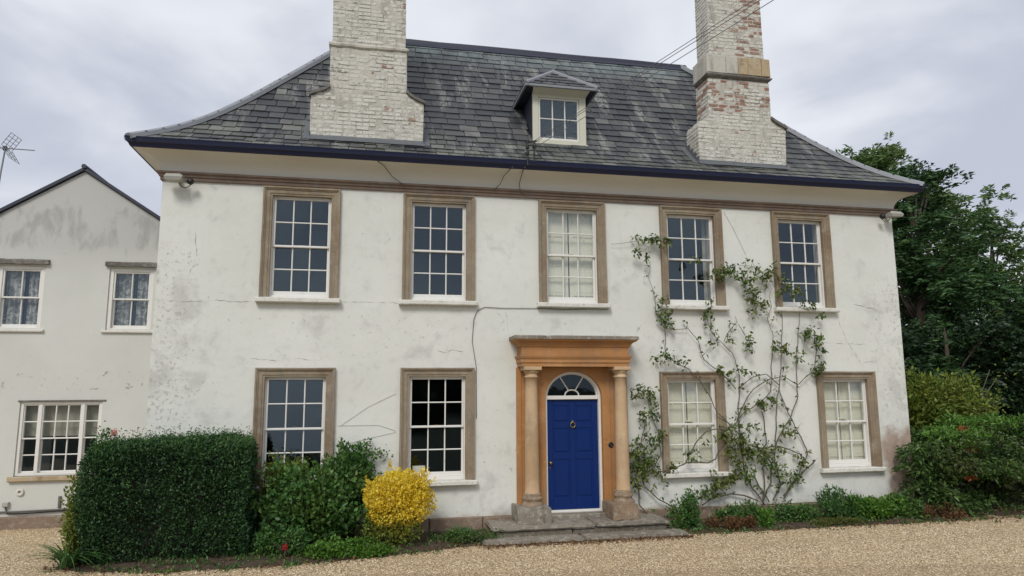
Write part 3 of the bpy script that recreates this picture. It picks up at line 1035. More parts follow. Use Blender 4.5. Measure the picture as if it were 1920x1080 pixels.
left_out = [(6.45, -1.13, 0.835), (7.52, -1.145, 0.845), (7.545, -1.135, 0.84), (7.60, -1.06, 0.70), (7.66, -0.90, 0.60), (7.72, -0.825, 0.535), (8.52, -0.835, 0.525), (8.56, -0.805, 0.50), (12.2, -0.83, 0.47)]
right_out = [(6.45, 6.235, 8.12), (7.56, 6.245, 8.165), (7.60, 6.265, 8.15), (7.68, 6.42, 7.97), (7.76, 6.485, 7.86), (8.55, 6.50, 7.855), (8.56, 6.53, 7.82), (9.03, 6.53, 7.82), (9.06, 6.555, 7.775), (12.6, 6.58, 7.74)]
chL = chimney(dict(y=0.03, depth=0.52, outline=left_out, skip=[(8.50, 8.60), (9.0, 9.0)]))
chR = chimney(dict(y=0.03, depth=0.52, outline=right_out, skip=[(8.545, 9.05)]))
brick_list.sort(key=lambda b: b[7])
masses = {}
for i, (ch, px_, py_, pz_, L, v, ang, d) in enumerate(brick_list):
    if i < 300:
        o = bpy.data.objects.new('brick', BV_ME[v])
        COL.objects.link(o)
        o.parent = ch
        o.location = (px_, py_, pz_)
        o.scale = (L, 1, BR_H)
    else:
        mm = masses.setdefault(ch.name, (ch, MB()))[1]
        vs, fs = BV[v]
        ca, sa = math.cos(ang), math.sin(ang)
        mm.add([(px_ + ca * x * L - sa * y, py_ + sa * x * L + ca * y, pz_ + z * BR_H) for x, y, z in vs], fs)
for ch, mm in masses.values():
    mm.build('brick_courses', 'brick', ch, fix=False, kind='stuff')

def band(ch, name, prof, x0, x1, y0, y1, mat, seed):
    """moulded stone course wrapped round a stack; prof: (projection, z)"""
    m = MB()
    rings = []
    for o, z in prof:
        n = 10
        ring = []
        for i in range(n + 1):
            ring.append((x0 - o + (x1 - x0 + 2 * o) * i / n, y0 - o, z))
        ring += [(x1 + o, y1, z), (x0 - o, y1, z)]
        rings.append(ring)
    m.loft(rings, closed=True, cap=True)
    me = m.mesh(name, mat)
    wobble(me, 0.012, 9, seed)
    return link(name, me, ch)
band(chL, 'string_course', [(0.0, 8.50), (0.03, 8.525), (0.035, 8.56), (0.015, 8.585), (0.0, 8.60)], -0.83, 0.52, 0.03, 0.55, 'mortar', 1)
band(chR, 'drip_course', [(0.0, 8.56), (0.055, 8.60), (0.07, 8.625), (0.06, 8.645), (0.02, 8.66)], 6.52, 7.83, 0.03, 0.55, 'greystone', 2)
x = 6.475
for wdt, mt in ((0.42, 'mortar'), (0.27, 'mortar'), (0.22, 'tanstone'), (0.30, 'tanstone'), (0.19, 'tanstone')):
    me = MB().cbox(x + 0.003, x + wdt - 0.003, 0.03 - 0.045 - random.uniform(0, 0.01), 0.6, 8.665, 9.045 + random.uniform(-0.01, 0.01), 0.012).mesh('band_stone', mt)
    wobble(me, 0.006, 9, x)
    link('band_stone', me, chR)
    x += wdt
# stone copings on the shoulders
def coping(ch, pts):
    m = MB()
    rings = []
    for x, z in pts:
        rings.append([(x, -0.02, z + 0.0), (x, -0.02, z + 0.05), (x, 0.57, z + 0.05), (x, 0.57, z)])
    m.loft(rings, closed=True, cap=True)
    me = m.mesh('shoulder_coping', 'greystone')
    wobble(me, 0.008, 8, pts[0][0])
    link('shoulder_coping', me, ch)
coping(chR, [(8.19, 7.585), (8.10, 7.625), (7.99, 7.675), (7.90, 7.735), (7.845, 7.78)])
coping(chL, [(0.87, 7.545), (0.78, 7.575), (0.68, 7.615), (0.60, 7.67), (0.52, 7.73)])
coping(chL, [(-1.17, 7.545), (-1.08, 7.59), (-0.97, 7.63), (-0.88, 7.675), (-0.82, 7.72)])
# stepped lead flashings where the stacks meet the slates
for ch, a, b in ((chL, -1.13, 0.835), (chR, 6.235, 8.12)):
    m = MB()
    rings = []
    for y, dz in ((0.026, 0.07), (0.014, 0.04), (-0.05, -0.02)):
        rings.append([(xx, y, roof_z(max(y, -0.02)) + dz * (1 if y > 0 else 0.2) + 0.03 + random.uniform(-0.004, 0.004)) for xx in np.linspace(a - 0.03, b + 0.03, 9)])
    m.loft(rings)
    m.build('front_flashing', 'lead_dull', ch, fix=False)
    for sx, sg in ((a, -1), (b, 1)):
        m = MB()
        y = 0.0
        while y < 0.55:
            y1 = min(y + 0.13, 0.56)
            zt = roof_z(y1) + 0.09
            m.add([(sx + sg * 0.012, y, roof_z(y) - 0.02), (sx + sg * 0.012, y1, roof_z(y1) - 0.02), (sx + sg * 0.012, y1, zt), (sx + sg * 0.012, y, zt)], [(0, 1, 2, 3)])
            m.add([(sx + sg * 0.012, y, roof_z(y) + 0.03), (sx + sg * 0.012, y1, roof_z(y1) + 0.03), (sx + sg * 0.13, y1, roof_z(y1) + 0.035), (sx + sg * 0.13, y, roof_z(y) + 0.035)], [(0, 1, 2, 3)])
            y = y1
        m.build('stepped_flashing', 'lead_dull', ch, fix=False)

# ------------------------------------------------------------------ sash windows
PANE = MB().box(-0.5, 0.5, -0.0015, 0.0015, -0.5, 0.5).mesh('pane', 'glass')
def moulding(cx, z0, zt, w, hw, prof, name, mat, parent, base_y=0.0):
    """three-sided architrave, mitred at the head; prof: (distance out from the opening, y)"""
    m = MB()
    rings = []
    for k in range(4):
        ring = []
        for s, y in prof:
            sx = -(hw + s) if k < 2 else (hw + s)
            z = z0 if k in (0, 3) else zt + s
            ring.append((cx + sx, base_y + y, z))
        rings.append(ring)
    dense = [rings[0]]
    for a, b in zip(rings, rings[1:]):
        for i in range(1, 7):
            dense.append([tuple(Vector(p).lerp(Vector(q), i / 6)) for p, q in zip(a, b)])
    m.loft(dense)
    me = m.mesh(name, mat)
    wobble(me, 0.006, 5, cx + zt)
    return link(name, me, parent)

ARCH = [(0.0, 0.10), (0.0, -0.022), (0.028, -0.024), (0.034, -0.036), (0.088, -0.038), (0.094, -0.052), (0.112, -0.06), (0.118, -0.074), (0.146, -0.076), (0.148, 0.012)]

def glazing(parent, x0, x1, z0, z1, cols, rows, y, bar=0.022, depth=0.03, tilt=0.006, mat='white', lean=0.0):
    """glazing bars and panes of one sash light"""
    cw, rh = (x1 - x0) / cols, (z1 - z0) / rows
    for i in range(1, cols):
        MB().cbox(x0 + i * cw - bar / 2, x0 + i * cw + bar / 2, y - depth / 2, y + depth / 2, z0 - 0.004, z1 + 0.004, 0.006).build('glazing_bar', mat, parent)
    for j in range(1, rows):
        zc = z0 + j * rh
        for i in range(1):
            MB().cbox(x0 - 0.004, x1 + 0.004, y - depth / 2 + 0.002, y + depth / 2 - 0.002, zc - bar / 2, zc + bar / 2, 0.006).build('glazing_bar', mat, parent)
    for i in range(cols):
        for j in range(rows):
            o = bpy.data.objects.new('pane', PANE)
            COL.objects.link(o)
            o.parent = parent
            o.location = (x0 + (i + 0.5) * cw, y + 0.006, z0 + (j + 0.5) * rh)
            o.scale = (cw - bar * 0.6, 1, rh - bar * 0.6)
            o.rotation_euler = (random.gauss(0, tilt) - lean, 0, random.gauss(0, tilt))

def sash(parent, name, x0, x1, z0, z1, y, top, bot, side, cols, rows, mat='white', lean=0.0):
    m = MB()
    m.cbox(x0, x0 + side, y - 0.02, y + 0.02, z0, z1, 0.005)
    m.cbox(x1 - side, x1, y - 0.02, y + 0.02, z0, z1, 0.005)
    m.cbox(x0 + side, x1 - side, y - 0.019, y + 0.019, z1 - top, z1, 0.005)
    m.cbox(x0 + side, x1 - side, y - 0.019, y + 0.019, z0, z0 + bot, 0.005)
    m.build(name, mat, parent)
    glazing(parent, x0 + side, x1 - side, z0 + bot, z1 - top, cols, rows, y, mat=mat, lean=lean)

def shutter_pair(parent, cx, z0, z1, hw, y=0.24):
    """closed panelled shutters behind the glass"""
    for s in (-1, 1):
        m = MB()
        a, b = (cx - hw, cx - 0.012) if s < 0 else (cx + 0.012, cx + hw)
        m.box(a, b, y, y + 0.03, z0, z1)
        zs = np.linspace(z0 + 0.08, z1 - 0.08, 4)
        for k in range(3):
            p0, p1 = zs[k] + 0.04, zs[k + 1] - 0.04
            for w, d in ((0.07, 0.012), (0.09, 0.004), (0.13, 0.016)):
                m.cbox(a + w, b - w, y - d, y + 0.002, p0 + w - 0.07, p1 - w + 0.07, 0.004)
        m.cbox((a + b) / 2 - 0.012, (a + b) / 2 + 0.012, y - 0.022, y, z0, z1, 0.004)
        m.build('shutter', 'shutter', parent)
    MB().cbox(cx - 0.07, cx + 0.07, y - 0.03, y + 0.001, (z0 + z1) / 2 - 0.03, (z0 + z1) / 2 + 0.0, 0.004).build('shutter_bar', 'shutter', parent)

def sash_window(cx, z0, z1, zhead, dress, ident):
    """house > window > architrave, sill, sashes, bars, panes"""
    m = MB()
    hw = HWID
    b = 0.032
    for p, q in ((cx - hw, cx - hw + b), (cx + hw - b, cx + hw)):
        m.cbox(p, q, 0.055, 0.2, z0, z1, 0.006)
    m.cbox(cx - hw + b, cx + hw - b, 0.056, 0.2, z1 - 0.035, z1, 0.006)
    m.cbox(cx - hw + b, cx + hw - b, 0.056, 0.2, z0, z0 + 0.055, 0.006)
    win = m.build('window', 'white', house)
    moulding(cx, z0 + 0.004, z1 - 0.02, 0.146, hw - 0.012, ARCH, 'architrave', 'arch', win)
    me = MB().cbox(cx - 0.685, cx + 0.685, -0.125, 0.12, z0 - 0.082, z0, 0.014).mesh('sill', 'sillwhite')
    bm = bmesh.new(); bm.from_mesh(me)
    bmesh.ops.subdivide_edges(bm, edges=[e for e in bm.edges if abs((e.verts[0].co - e.verts[1].co).x) > 0.5], cuts=10, use_grid_fill=True)
    bm.to_mesh(me); bm.free()
    wobble(me, 0.006, 9, cx)
    link('sill', me, win)
    zb, zt = z0 + 0.055, z1 - 0.035
    mid = (zb + zt) / 2 + 0.0
    x0, x1 = cx - hw + b + 0.001, cx + hw - b - 0.001
    ln = 0.05 if ident == 5 else 0.0        # pane tilt added so this window mirrors the sky
    sash(win, 'upper_sash', x0, x1, mid - 0.018, zt, 0.085, 0.036, 0.036, 0.036, 3, 2, lean=ln)
    sash(win, 'lower_sash', x0, x1, zb, mid + 0.018, 0.128, 0.036, 0.075, 0.036, 3, 2, lean=ln)
    MB().cbox(cx - 0.045, cx + 0.045, 0.095, 0.125, mid + 0.02, mid + 0.032, 0.003).build('sash_fastener', 'brass', win)
    if dress == 'shutter':
        shutter_pair(win, cx, z0 + 0.05, z1 + 0.1, hw + 0.08)
    return win
wins = []
for k, (cx, z0, z1, zh, dr) in enumerate(windows):
    wins.append(sash_window(cx, z0, z1, zh, dr, k))

def curtain(parent, x0, x1, z0, z1, y, mat, amp=0.018, wl_=0.09, name='curtain'):
    n = 40
    rings = []
    for i in range(n + 1):
        x = x0 + (x1 - x0) * i / n
        yy = y + amp * math.sin(2 * math.pi * (x - x0) / wl_ + math.sin(x * 9))
        rings.append([(x, yy, z0), (x, yy + 0.004, (z0 + z1) / 2), (x, yy, z1)])
    return MB().loft(rings).build(name, mat, parent, smooth=True, fix=False)
# curtains drawn well back inside one of the upper windows
for k in (3,):
    cx, z0, z1 = windows[k][:3]
    curtain(wins[k], cx - 0.60, cx - 0.42, z0 + 0.02, z1 + 0.1, 0.36, 'blind')
    curtain(wins[k], cx + 0.42, cx + 0.60, z0 + 0.02, z1 + 0.1, 0.36, 'blind')
# small white box left on the inner sill of the ground-floor window behind the yellow bush
tag(MB().cbox(0.74, 0.96, 0.20, 0.30, 0.90, 1.10, 0.01).build('sill_box', 'white'), 'small white box standing inside the window above the yellow bush', 'box')

# ------------------------------------------------------------------ dormer
dm = MB()
DX0, DX1, DY, DZ0, DZ1 = 2.985, 4.065, 0.50, 7.13, 8.20
# cheeks
for xx, sg in ((DX0, -1), (DX1, 1)):
    pts = [(xx + sg * 0.004, DY, DZ0 - 0.02), (xx + sg * 0.004, DY, DZ1)]
    yb = float(np.interp(DZ1, PA[:, 1], PA[:, 0]))
    pts += [(xx + sg * 0.004, yb, DZ1)]
    for y in np.linspace(yb, DY, 6)[1:-1]:
        pts.append((xx + sg * 0.004, y, roof_z(y) - 0.03))
    dm.add(pts, [tuple(range(len(pts)))])
dormer = dm.build('dormer', 'lead_dark', house, fix=False)
f = MB()
f.cbox(DX0, 3.105, DY - 0.05, DY + 0.03, DZ0, DZ1, 0.008)
f.cbox(3.925, DX1, DY - 0.05, DY + 0.03, DZ0, DZ1, 0.008)
f.cbox(3.105, 3.925, DY - 0.05, DY + 0.03, 8.055, DZ1, 0.008)
f.cbox(3.105, 3.925, DY - 0.055, DY + 0.03, DZ0, 7.20, 0.008)
f.build('dormer_frame', 'cream', dormer)
MB().cbox(2.96, 4.09, DY - 0.075, DY + 0.02, DZ0 - 0.045, DZ0 + 0.0, 0.008).build('dormer_sill', 'cream', dormer)
sash(dormer, 'dormer_sash', 3.108, 3.922, 7.202, 8.052, DY - 0.01, 0.03, 0.035, 0.03, 3, 2)
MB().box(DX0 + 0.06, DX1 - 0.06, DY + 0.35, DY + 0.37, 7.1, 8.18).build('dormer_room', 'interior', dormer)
# little hipped roof with lead-rolled hips
EV, AP = 8.205, 8.80
ex0, ex1, ey = 2.79, 4.255, 0.22
apx, apy = 3.52, 0.90
ybk = float(np.interp(EV, PA[:, 1], PA[:, 0])) + 0.05
yrd = float(np.interp(AP, PA[:, 1], PA[:, 0])) + 0.05
r = MB()
r.add([(ex0, ey, EV), (ex1, ey, EV), (apx, apy, AP)], [(0, 1, 2)])
r.add([(ex0, ey, EV), (apx, apy, AP), (apx, yrd, AP), (ex0, ybk, EV)], [(0, 1, 2, 3)])
r.add([(ex1, ey, EV), (ex1, ybk, EV), (apx, yrd, AP), (apx, apy, AP)], [(0, 1, 2, 3)])
r.build('dormer_roof', 'slate', dormer, fix=False)
s = MB()
s.add([(ex0 + 0.01, DY + 0.031, EV - 0.035), (ex1 - 0.01, DY + 0.031, EV - 0.035), (ex1 - 0.01, ybk, EV - 0.035), (ex0 + 0.01, ybk, EV - 0.035)], [(0, 3, 2, 1)])
s.add([(ex0 + 0.01, ey + 0.01, EV - 0.035), (ex0 + 0.16, ey + 0.01, EV - 0.035), (DX0, DY - 0.05, EV - 0.035), (DX0, DY + 0.03, EV - 0.035), (ex0 + 0.01, DY + 0.03, EV - 0.035)], [(4, 3, 2, 1, 0)])
s.add([(ex1 - 0.16, ey + 0.01, EV - 0.035), (ex1 - 0.01, ey + 0.01, EV - 0.035), (ex1 - 0.01, DY + 0.03, EV - 0.035), (DX1, DY + 0.03, EV - 0.035), (DX1, DY - 0.05, EV - 0.035)], [(4, 3, 2, 1, 0)])
s.build('dormer_soffit', 'lead_dark', dormer, fix=False)
fb_ = MB()
fb_.loft([[(xa, ey + 0.02, EV - 0.036), (xb, DY - 0.051, EV - 0.10), (xb, DY - 0.051, EV - 0.14)] for xa, xb in ((ex0 + 0.16, DX0), (ex1 - 0.16, DX1))])
fb_.build('dormer_cornice', 'cream', dormer, fix=False)
fa = MB()
fa.cbox(ex0, ex1, ey - 0.012, ey + 0.03, EV - 0.04, EV + 0.012, 0.006)
fa.box(ex0 - 0.008, ex0 + 0.03, ey + 0.031, ybk, EV - 0.04, EV + 0.012)
fa.box(ex1 - 0.03, ex1 + 0.008, ey + 0.031, ybk, EV - 0.04, EV + 0.012)
fa.build('dormer_fascia', 'lead', dormer)
for ptsx in ([(ex0, ey, EV + 0.02), (apx, apy, AP + 0.02)], [(ex1, ey, EV + 0.02), (apx, apy, AP + 0.02)]):
    strip_on(ptsx, 0.055, 0.035, (0, 0, 1)).build('lead_roll', 'lead', dormer)
strip_on([(apx, apy - 0.05, AP + 0.02), (apx, yrd, AP + 0.02)], 0.055, 0.035, (0, 0, 1)).build('lead_roll', 'lead', dormer)
# slates on its three faces
def face_slates(a, b, c, d=None):
    """courses between eave a-b and apex c (or ridge d-c)"""
    A, B, C_ = Vector(a), Vector(b), Vector(c)
    D_ = Vector(d) if d else C_
    for k in range(5):
        t0, t1 = k / 5, min(1, (k + 1.25) / 5)
        P0, Q0 = A.lerp(D_, t0), B.lerp(C_, t0)
        P1, Q1 = A.lerp(D_, t1), B.lerp(C_, t1)
        n = max(1, int((Q0 - P0).length / 0.25))
        N = (B - A).cross(C_ - A).normalized()
        if N.z < 0: N = -N
        for i in range(n):
            g = 0.008
            u0, u1 = i / n + g, (i + 1) / n - g
            q = [P0.lerp(Q0, u0), P0.lerp(Q0, u1), P1.lerp(Q1, u1), P1.lerp(Q1, u0)]
            top = [q[0] + N * 0.026, q[1] + N * 0.026, q[2] + N * 0.008, q[3] + N * 0.008]
            bot = [q[0] + N * 0.012, q[1] + N * 0.012]
            MB().add(top + bot, [(0, 1, 2, 3), (4, 5, 1, 0)]).build('dormer_slate', 'slate', dormer, fix=False)
face_slates((ex0, ey, EV), (ex1, ey, EV), (apx, apy, AP))
face_slates((ex0, ybk, EV), (ex0, ey, EV), (apx, apy, AP), (apx, yrd, AP))
face_slates((ex1, ey, EV), (ex1, ybk, EV), (apx, yrd, AP), (apx, apy, AP))

# ------------------------------------------------------------------ doorcase and door
def ell(t, a, b):
    return DOORX + a * math.cos(t), 2.245 + b * math.sin(t)
NARC = 24
AO, BO = 0.522, 0.455
m = MB()
yf = -0.045
X0, X1, ZT = DOORX - 0.97, DOORX + 0.97, 2.775
# ochre panel with an arched opening
m.add([(X0, yf, 0.262), (DOORX - AO, yf, 0.262), (DOORX - AO, yf, 2.245), (X0, yf, 2.245)], [(0, 1, 2, 3)])
m.add([(DOORX + AO, yf, 0.262), (X1, yf, 0.262), (X1, yf, 2.245), (DOORX + AO, yf, 2.245)], [(0, 1, 2, 3)])
arc = [ell(math.pi * (1 - i / NARC), AO, BO) for i in range(NARC + 1)]
topx = [X0 + (X1 - X0) * i / NARC for i in range(NARC + 1)]
outer = []
for i in range(NARC + 1):
    t = math.pi * (1 - i / NARC)
    c, s_ = math.cos(t), math.sin(t)
    k = min((0.97 / abs(c)) if abs(c) > 1e-6 else 9e9, ((ZT - 2.245) / s_) if s_ > 1e-6 else 9e9)
    outer.append((DOORX + c * k, 2.245 + s_ * k))
for i in range(NARC):
    (a, b), (c, d) = arc[i], arc[i + 1]
    (e, g), (h, k) = outer[i], outer[i + 1]
    m.add([(a, yf, b), (c, yf, d), (h, yf, k), (e, yf, g)], [(0, 1, 2, 3)])
    m.add([(a, yf, b), (c, yf, d), (c, 0.30, d), (a, 0.30, b)], [(3, 2, 1, 0)])
for xx in (outer[0],):
    pass
# corners above the arch that the fan does not reach
m.add([(X0, yf, 2.245), (outer[0][0], yf, outer[0][1]), (X0, yf, ZT)], [(0, 1, 2)])
m.add([(X0, yf, 0.262), (X0, 0.0, 0.262), (X0, 0.0, ZT), (X0, yf, ZT)], [(0, 1, 2, 3)])
m.add([(X1, yf, 0.262), (X1, 0.0, 0.262), (X1, 0.0, ZT), (X1, yf, ZT)], [(3, 2, 1, 0)])
m.add([(DOORX - AO, yf, 0.262), (DOORX - AO, 0.30, 0.262), (DOORX - AO, 0.30, 2.245), (DOORX - AO, yf, 2.245)], [(0, 1, 2, 3)])
m.add([(DOORX + AO, yf, 0.262), (DOORX + AO, 0.30, 0.262), (DOORX + AO, 0.30, 2.245), (DOORX + AO, yf, 2.245)], [(3, 2, 1, 0)])
case = m.build('doorcase', 'ochre', house, fix=False)
# columns
for cx in (DOORX - 0.825, DOORX + 0.80):
    pr = [(0.128, 0.655)]
    for i in range(11):
        t = i / 10
        pr.append((0.122 - 0.020 * t ** 1.5, 0.66 + (2.585 - 0.66) * t))
    pr += [(0.118, 2.59), (0.122, 2.605), (0.118, 2.62), (0.104, 2.628), (0.104, 2.66), (0.112, 2.665), (0.135, 2.70), (0.14, 2.715)]
    MB().lathe(cx, -0.25, pr, 28).build('column', 'ochre_pale', case, smooth=True)
    MB().cbox(cx - 0.155, cx + 0.155, -0.405, 0.0, 2.716, 2.778, 0.008).build('capital', 'ochre_pale', case)
    me = MB().lathe(cx, -0.25, [(0.175, 0.425), (0.185, 0.445), (0.185, 0.47), (0.165, 0.50), (0.15, 0.515), (0.155, 0.54), (0.172, 0.56), (0.17, 0.585), (0.15, 0.60), (0.145, 0.62), (0.15, 0.64), (0.135, 0.655)], 20).mesh('column_base', 'base', True)
    wobble(me, 0.012, 8, cx)
    link('column_base', me, case)
    MB().cbox(cx - 0.22 + (0.0), cx - 0.13, -0.055, 0.0, 0.43, 2.772, 0.006).build('pilaster', 'ochre', case)
    MB().cbox(cx + 0.13, cx + 0.20, -0.056, 0.0, 0.43, 2.772, 0.006).build('pilaster', 'ochre', case)
    bm = bmesh.new()
    bmesh.ops.create_cube(bm, size=1.0)
    bmesh.ops.bevel(bm, geom=bm.edges[:], offset=0.03, segments=2, affect='EDGES')
    bmesh.ops.subdivide_edges(bm, edges=bm.edges[:], cuts=2, use_grid_fill=True)
    me = bpy.data.meshes.new('pedestal')
    bm.to_mesh(me); bm.free()
    px0 = -0.36 if cx < DOORX else -0.36
    for v in me.vertices:
        v.co = Vector((v.co.x * (0.56 if cx < DOORX else 0.46) + cx + (-0.03 if cx < DOORX else -0.075), v.co.y * 0.57 - 0.285, v.co.z * 0.26 + 0.325))
    wobble(me, 0.02, 7, cx)
    me.materials.append(M['base'] if cx > DOORX else M['step'])
    link('pedestal', me, case)
# entablature with mitred returns
def three_side(prof, half, yfront, name, mat):
    m = MB()
    rings = []
    for k in range(4):
        ring = []
        for p, z in prof:
            x = DOORX - 0.045 + (-(half + p) if k < 2 else (half + p))
            y = 0.0 if k in (0, 3) else yfront - p
            ring.append((x, y, z))
        rings.append(ring)
    dense = [rings[0]]
    for a, b in zip(rings, rings[1:]):
        for i in range(1, 9):
            dense.append([tuple(Vector(p).lerp(Vector(q), i / 8)) for p, q in zip(a, b)])
    m.loft(dense)
    me = m.mesh(name, mat)
    wobble(me, 0.006, 5, half)
    return link(name, me, case)
three_side([(-0.9, 2.78), (0.0, 2.78), (0.0, 2.845), (0.018, 2.85), (0.018, 2.905), (0.03, 2.915), (0.045, 2.945), (0.05, 2.965), (0.0, 2.975), (0.0, 3.115), (0.02, 3.125), (0.03, 3.15), (0.055, 3.185), (0.085, 3.205), (0.12, 3.22), (0.135, 3.245)], 0.975, -0.36, 'entablature', 'ochre')
three_side([(0.132, 3.243), (0.15, 3.25), (0.15, 3.30), (0.135, 3.312), (-0.36, 3.335)], 0.975, -0.36, 'cornice_slab', 'step')

# white arched frame with transom
m = MB()
ai, bi = AO - 0.045, BO - 0.04
ra, rb, rc, rd = [], [], [], []
path = [(DOORX - AO, 0.262, DOORX - ai), ]
pts_o = [(DOORX - AO + 0.002, 0.262)] + [ell(math.pi * (1 - i / NARC), AO - 0.002, BO - 0.002) for i in range(NARC + 1)] + [(DOORX + AO - 0.002, 0.262)]
pts_i = [(DOORX - ai, 0.262)] + [ell(math.pi * (1 - i / NARC), ai, bi) for i in range(NARC + 1)] + [(DOORX + ai, 0.262)]
m.loft([[(x, 0.03, z) for x, z in pts_o], [(x, 0.03, z) for x, z in pts_i], [(x, 0.2, z) for x, z in pts_i]])
frame = m.build('door_frame', 'white', case, fix=False)
fan = MB().cbox(DOORX - ai, DOORX + ai, 0.032, 0.16, 2.205, 2.275, 0.008).build('fanlight', 'white', house)
# fanlight: thin inner rim, radial bars and a small hub arch, one pane each
ao2, bo2 = ai - 0.022, bi - 0.02
m = MB()
po = [ell(math.pi * (1 - i / NARC), ai + 0.004, bi + 0.004) for i in range(NARC + 1)]
pi_ = [ell(math.pi * (1 - i / NARC), ao2, bo2) for i in range(NARC + 1)]
m.loft([[(x, 0.075, z + 0.01) for x, z in po], [(x, 0.075, z + 0.01) for x, z in pi_], [(x, 0.11, z + 0.01) for x, z in pi_]])
m.build('fanlight_rim', 'white', fan, fix=False)
hub = [ell(math.pi * i / 12, 0.13, 0.10) for i in range(13)]
MB().tube([(x, 0.09, z + 0.03) for x, z in hub], 0.014, 6).build('fanlight_hub', 'white', fan)
for ang in (62, 118):
    a = ell(R(ang), 0.13, 0.10); b = ell(R(ang), ai, bi)
    MB().tube([(a[0], 0.09, a[1] + 0.03), (b[0], 0.09, b[1] + 0.005)], 0.011, 6).build('fanlight_bar', 'white', fan)
ang = [0, 62, 118, 180]
for a0, a1 in zip(ang, ang[1:]):
    inn = [ell(R(a0 + (a1 - a0) * i / 8), 0.13, 0.10) for i in range(9)]
    out = [ell(R(a0 + (a1 - a0) * i / 8), ai, bi) for i in range(9)]
    MB().loft([[(x, 0.095, z + 0.02) for x, z in inn], [(x, 0.095, z + 0.005) for x, z in out]]).build('pane', 'glass', fan, fix=False)
MB().add([(DOORX, 0.095, 2.26)] + [(x, 0.095, z + 0.02) for x, z in hub], [tuple(range(14))]).build('pane', 'glass', fan, fix=False)

# six-panel door, the bottom pair tall and flush
dx0, dx1, dz0, dz1 = DOORX - ai + 0.004, DOORX + ai - 0.004, 0.30, 2.203
yd = 0.085
door = MB().box(dx0, dx1, yd + 0.012, yd + 0.05, dz0, dz1).build('door', 'blue', house)
W = dx1 - dx0
st = 0.105
cols_ = [(dx0, dx0 + st), (DOORX - 0.05, DOORX + 0.05), (dx1 - st, dx1)]
for k, (a, b) in enumerate(cols_):
    MB().cbox(a, b, yd, yd + 0.0125, dz0, dz1, 0.005).build('stile', 'blue', door)
rails = [(dz0, dz0 + 0.20), (1.155, 1.265), (1.70, 1.80), (2.10, dz1)]
for a, b in rails:
    for p, q in ((cols_[0][1], cols_[1][0]), (cols_[1][1], cols_[2][0])):
        MB().cbox(p, q, yd + 0.001, yd + 0.0125, a, b, 0.004).build('rail', 'blue', door)
for za, zb in ((rails[0][1], rails[1][0]), (rails[1][1], rails[2][0]), (rails[2][1], rails[3][0])):
    for p, q in ((cols_[0][1], cols_[1][0]), (cols_[1][1], cols_[2][0])):
        g = 0.028
        MB().cbox(p + g, q - g, yd + 0.002, yd + 0.0125, za + g, zb - g, 0.010).build('panel', 'blue', door)
kn = MB().ring((DOORX, yd - 0.025, 1.755), 0.045, 0.011)
kn.cbox(DOORX - 0.02, DOORX + 0.02, yd - 0.03, yd, 1.79, 1.83, 0.006)
kn.build('knocker', 'brass', door, smooth=True)
MB().lathe(0, 0, [(0.012, 0), (0.012, 0.03), (0.03, 0.045), (0.034, 0.06), (0.028, 0.075), (0.01, 0.082)], 14)
kb = MB()
prk = [(0.026, 0.0), (0.026, 0.006), (0.011, 0.01), (0.011, 0.03), (0.027, 0.04), (0.031, 0.055), (0.024, 0.07), (0.008, 0.076)]
rings = [[(dx0 + 0.052 + r_ * math.cos(2 * math.pi * k / 14), yd - d_, 1.105 + r_ * math.sin(2 * math.pi * k / 14)) for k in range(14)] for r_, d_ in prk]
kb.loft(rings, closed=True, cap=True)
kb.build('door_knob', 'brass', door, smooth=True)
MB().cbox(dx0 + 0.044, dx0 + 0.06, yd - 0.005, yd, 1.0, 1.04, 0.002).build('keyhole_plate', 'brass', door)
bl = MB()
prb = [(0.05, 0.0), (0.05, 0.012), (0.042, 0.02), (0.03, 0.02), (0.026, 0.012), (0.018, 0.014), (0.012, 0.024), (0.004, 0.026)]
rings = [[(DOORX + 0.665 + r_ * math.cos(2 * math.pi * k / 18), yf - d_, 1.40 + r_ * math.sin(2 * math.pi * k / 18)) for k in range(18)] for r_, d_ in prb]
bl.loft(rings, closed=True, cap=True)
bl.build('bell_pull', 'black', house, smooth=True)
MB().cbox(DOORX - AO, DOORX + AO, -0.16, 0.32, 0.15, 0.258, 0.015).build('threshold', 'step', house)
MB().cbox(dx0 - 0.02, dx1 + 0.02, 0.03, 0.16, 0.2585, 0.298, 0.008).build('weather_bar', 'white', door)

# ------------------------------------------------------------------ steps
steps = thing('stone_steps', 'two broad worn stone steps speckled with lichen below the blue door', 'steps', (3.5, -0.6, 0))
def slab(x0, x1, y0, y1, z0, z1, name, seed, mat='step', amp=0.010):
    bm = bmesh.new()
    bmesh.ops.create_cube(bm, size=1.0)
    for v in bm.verts:
        v.co = Vector(((x0 + x1) / 2 + v.co.x * (x1 - x0), (y0 + y1) / 2 + v.co.y * (y1 - y0), (z0 + z1) / 2 + v.co.z * (z1 - z0)))
    bmesh.ops.subdivide_edges(bm, edges=[e for e in bm.edges if abs((e.verts[0].co - e.verts[1].co).x) > 0.5], cuts=40, use_grid_fill=True)
    bmesh.ops.bevel(bm, geom=[e for e in bm.edges if abs(e.calc_face_angle(0)) > 0.5], offset=0.022, segments=2, affect='EDGES')
    me = bpy.data.meshes.new(name)
    bm.to_mesh(me); bm.free()
    wobble(me, amp, 5, seed)
    me.materials.append(M[mat])
    return link(name, me, steps)
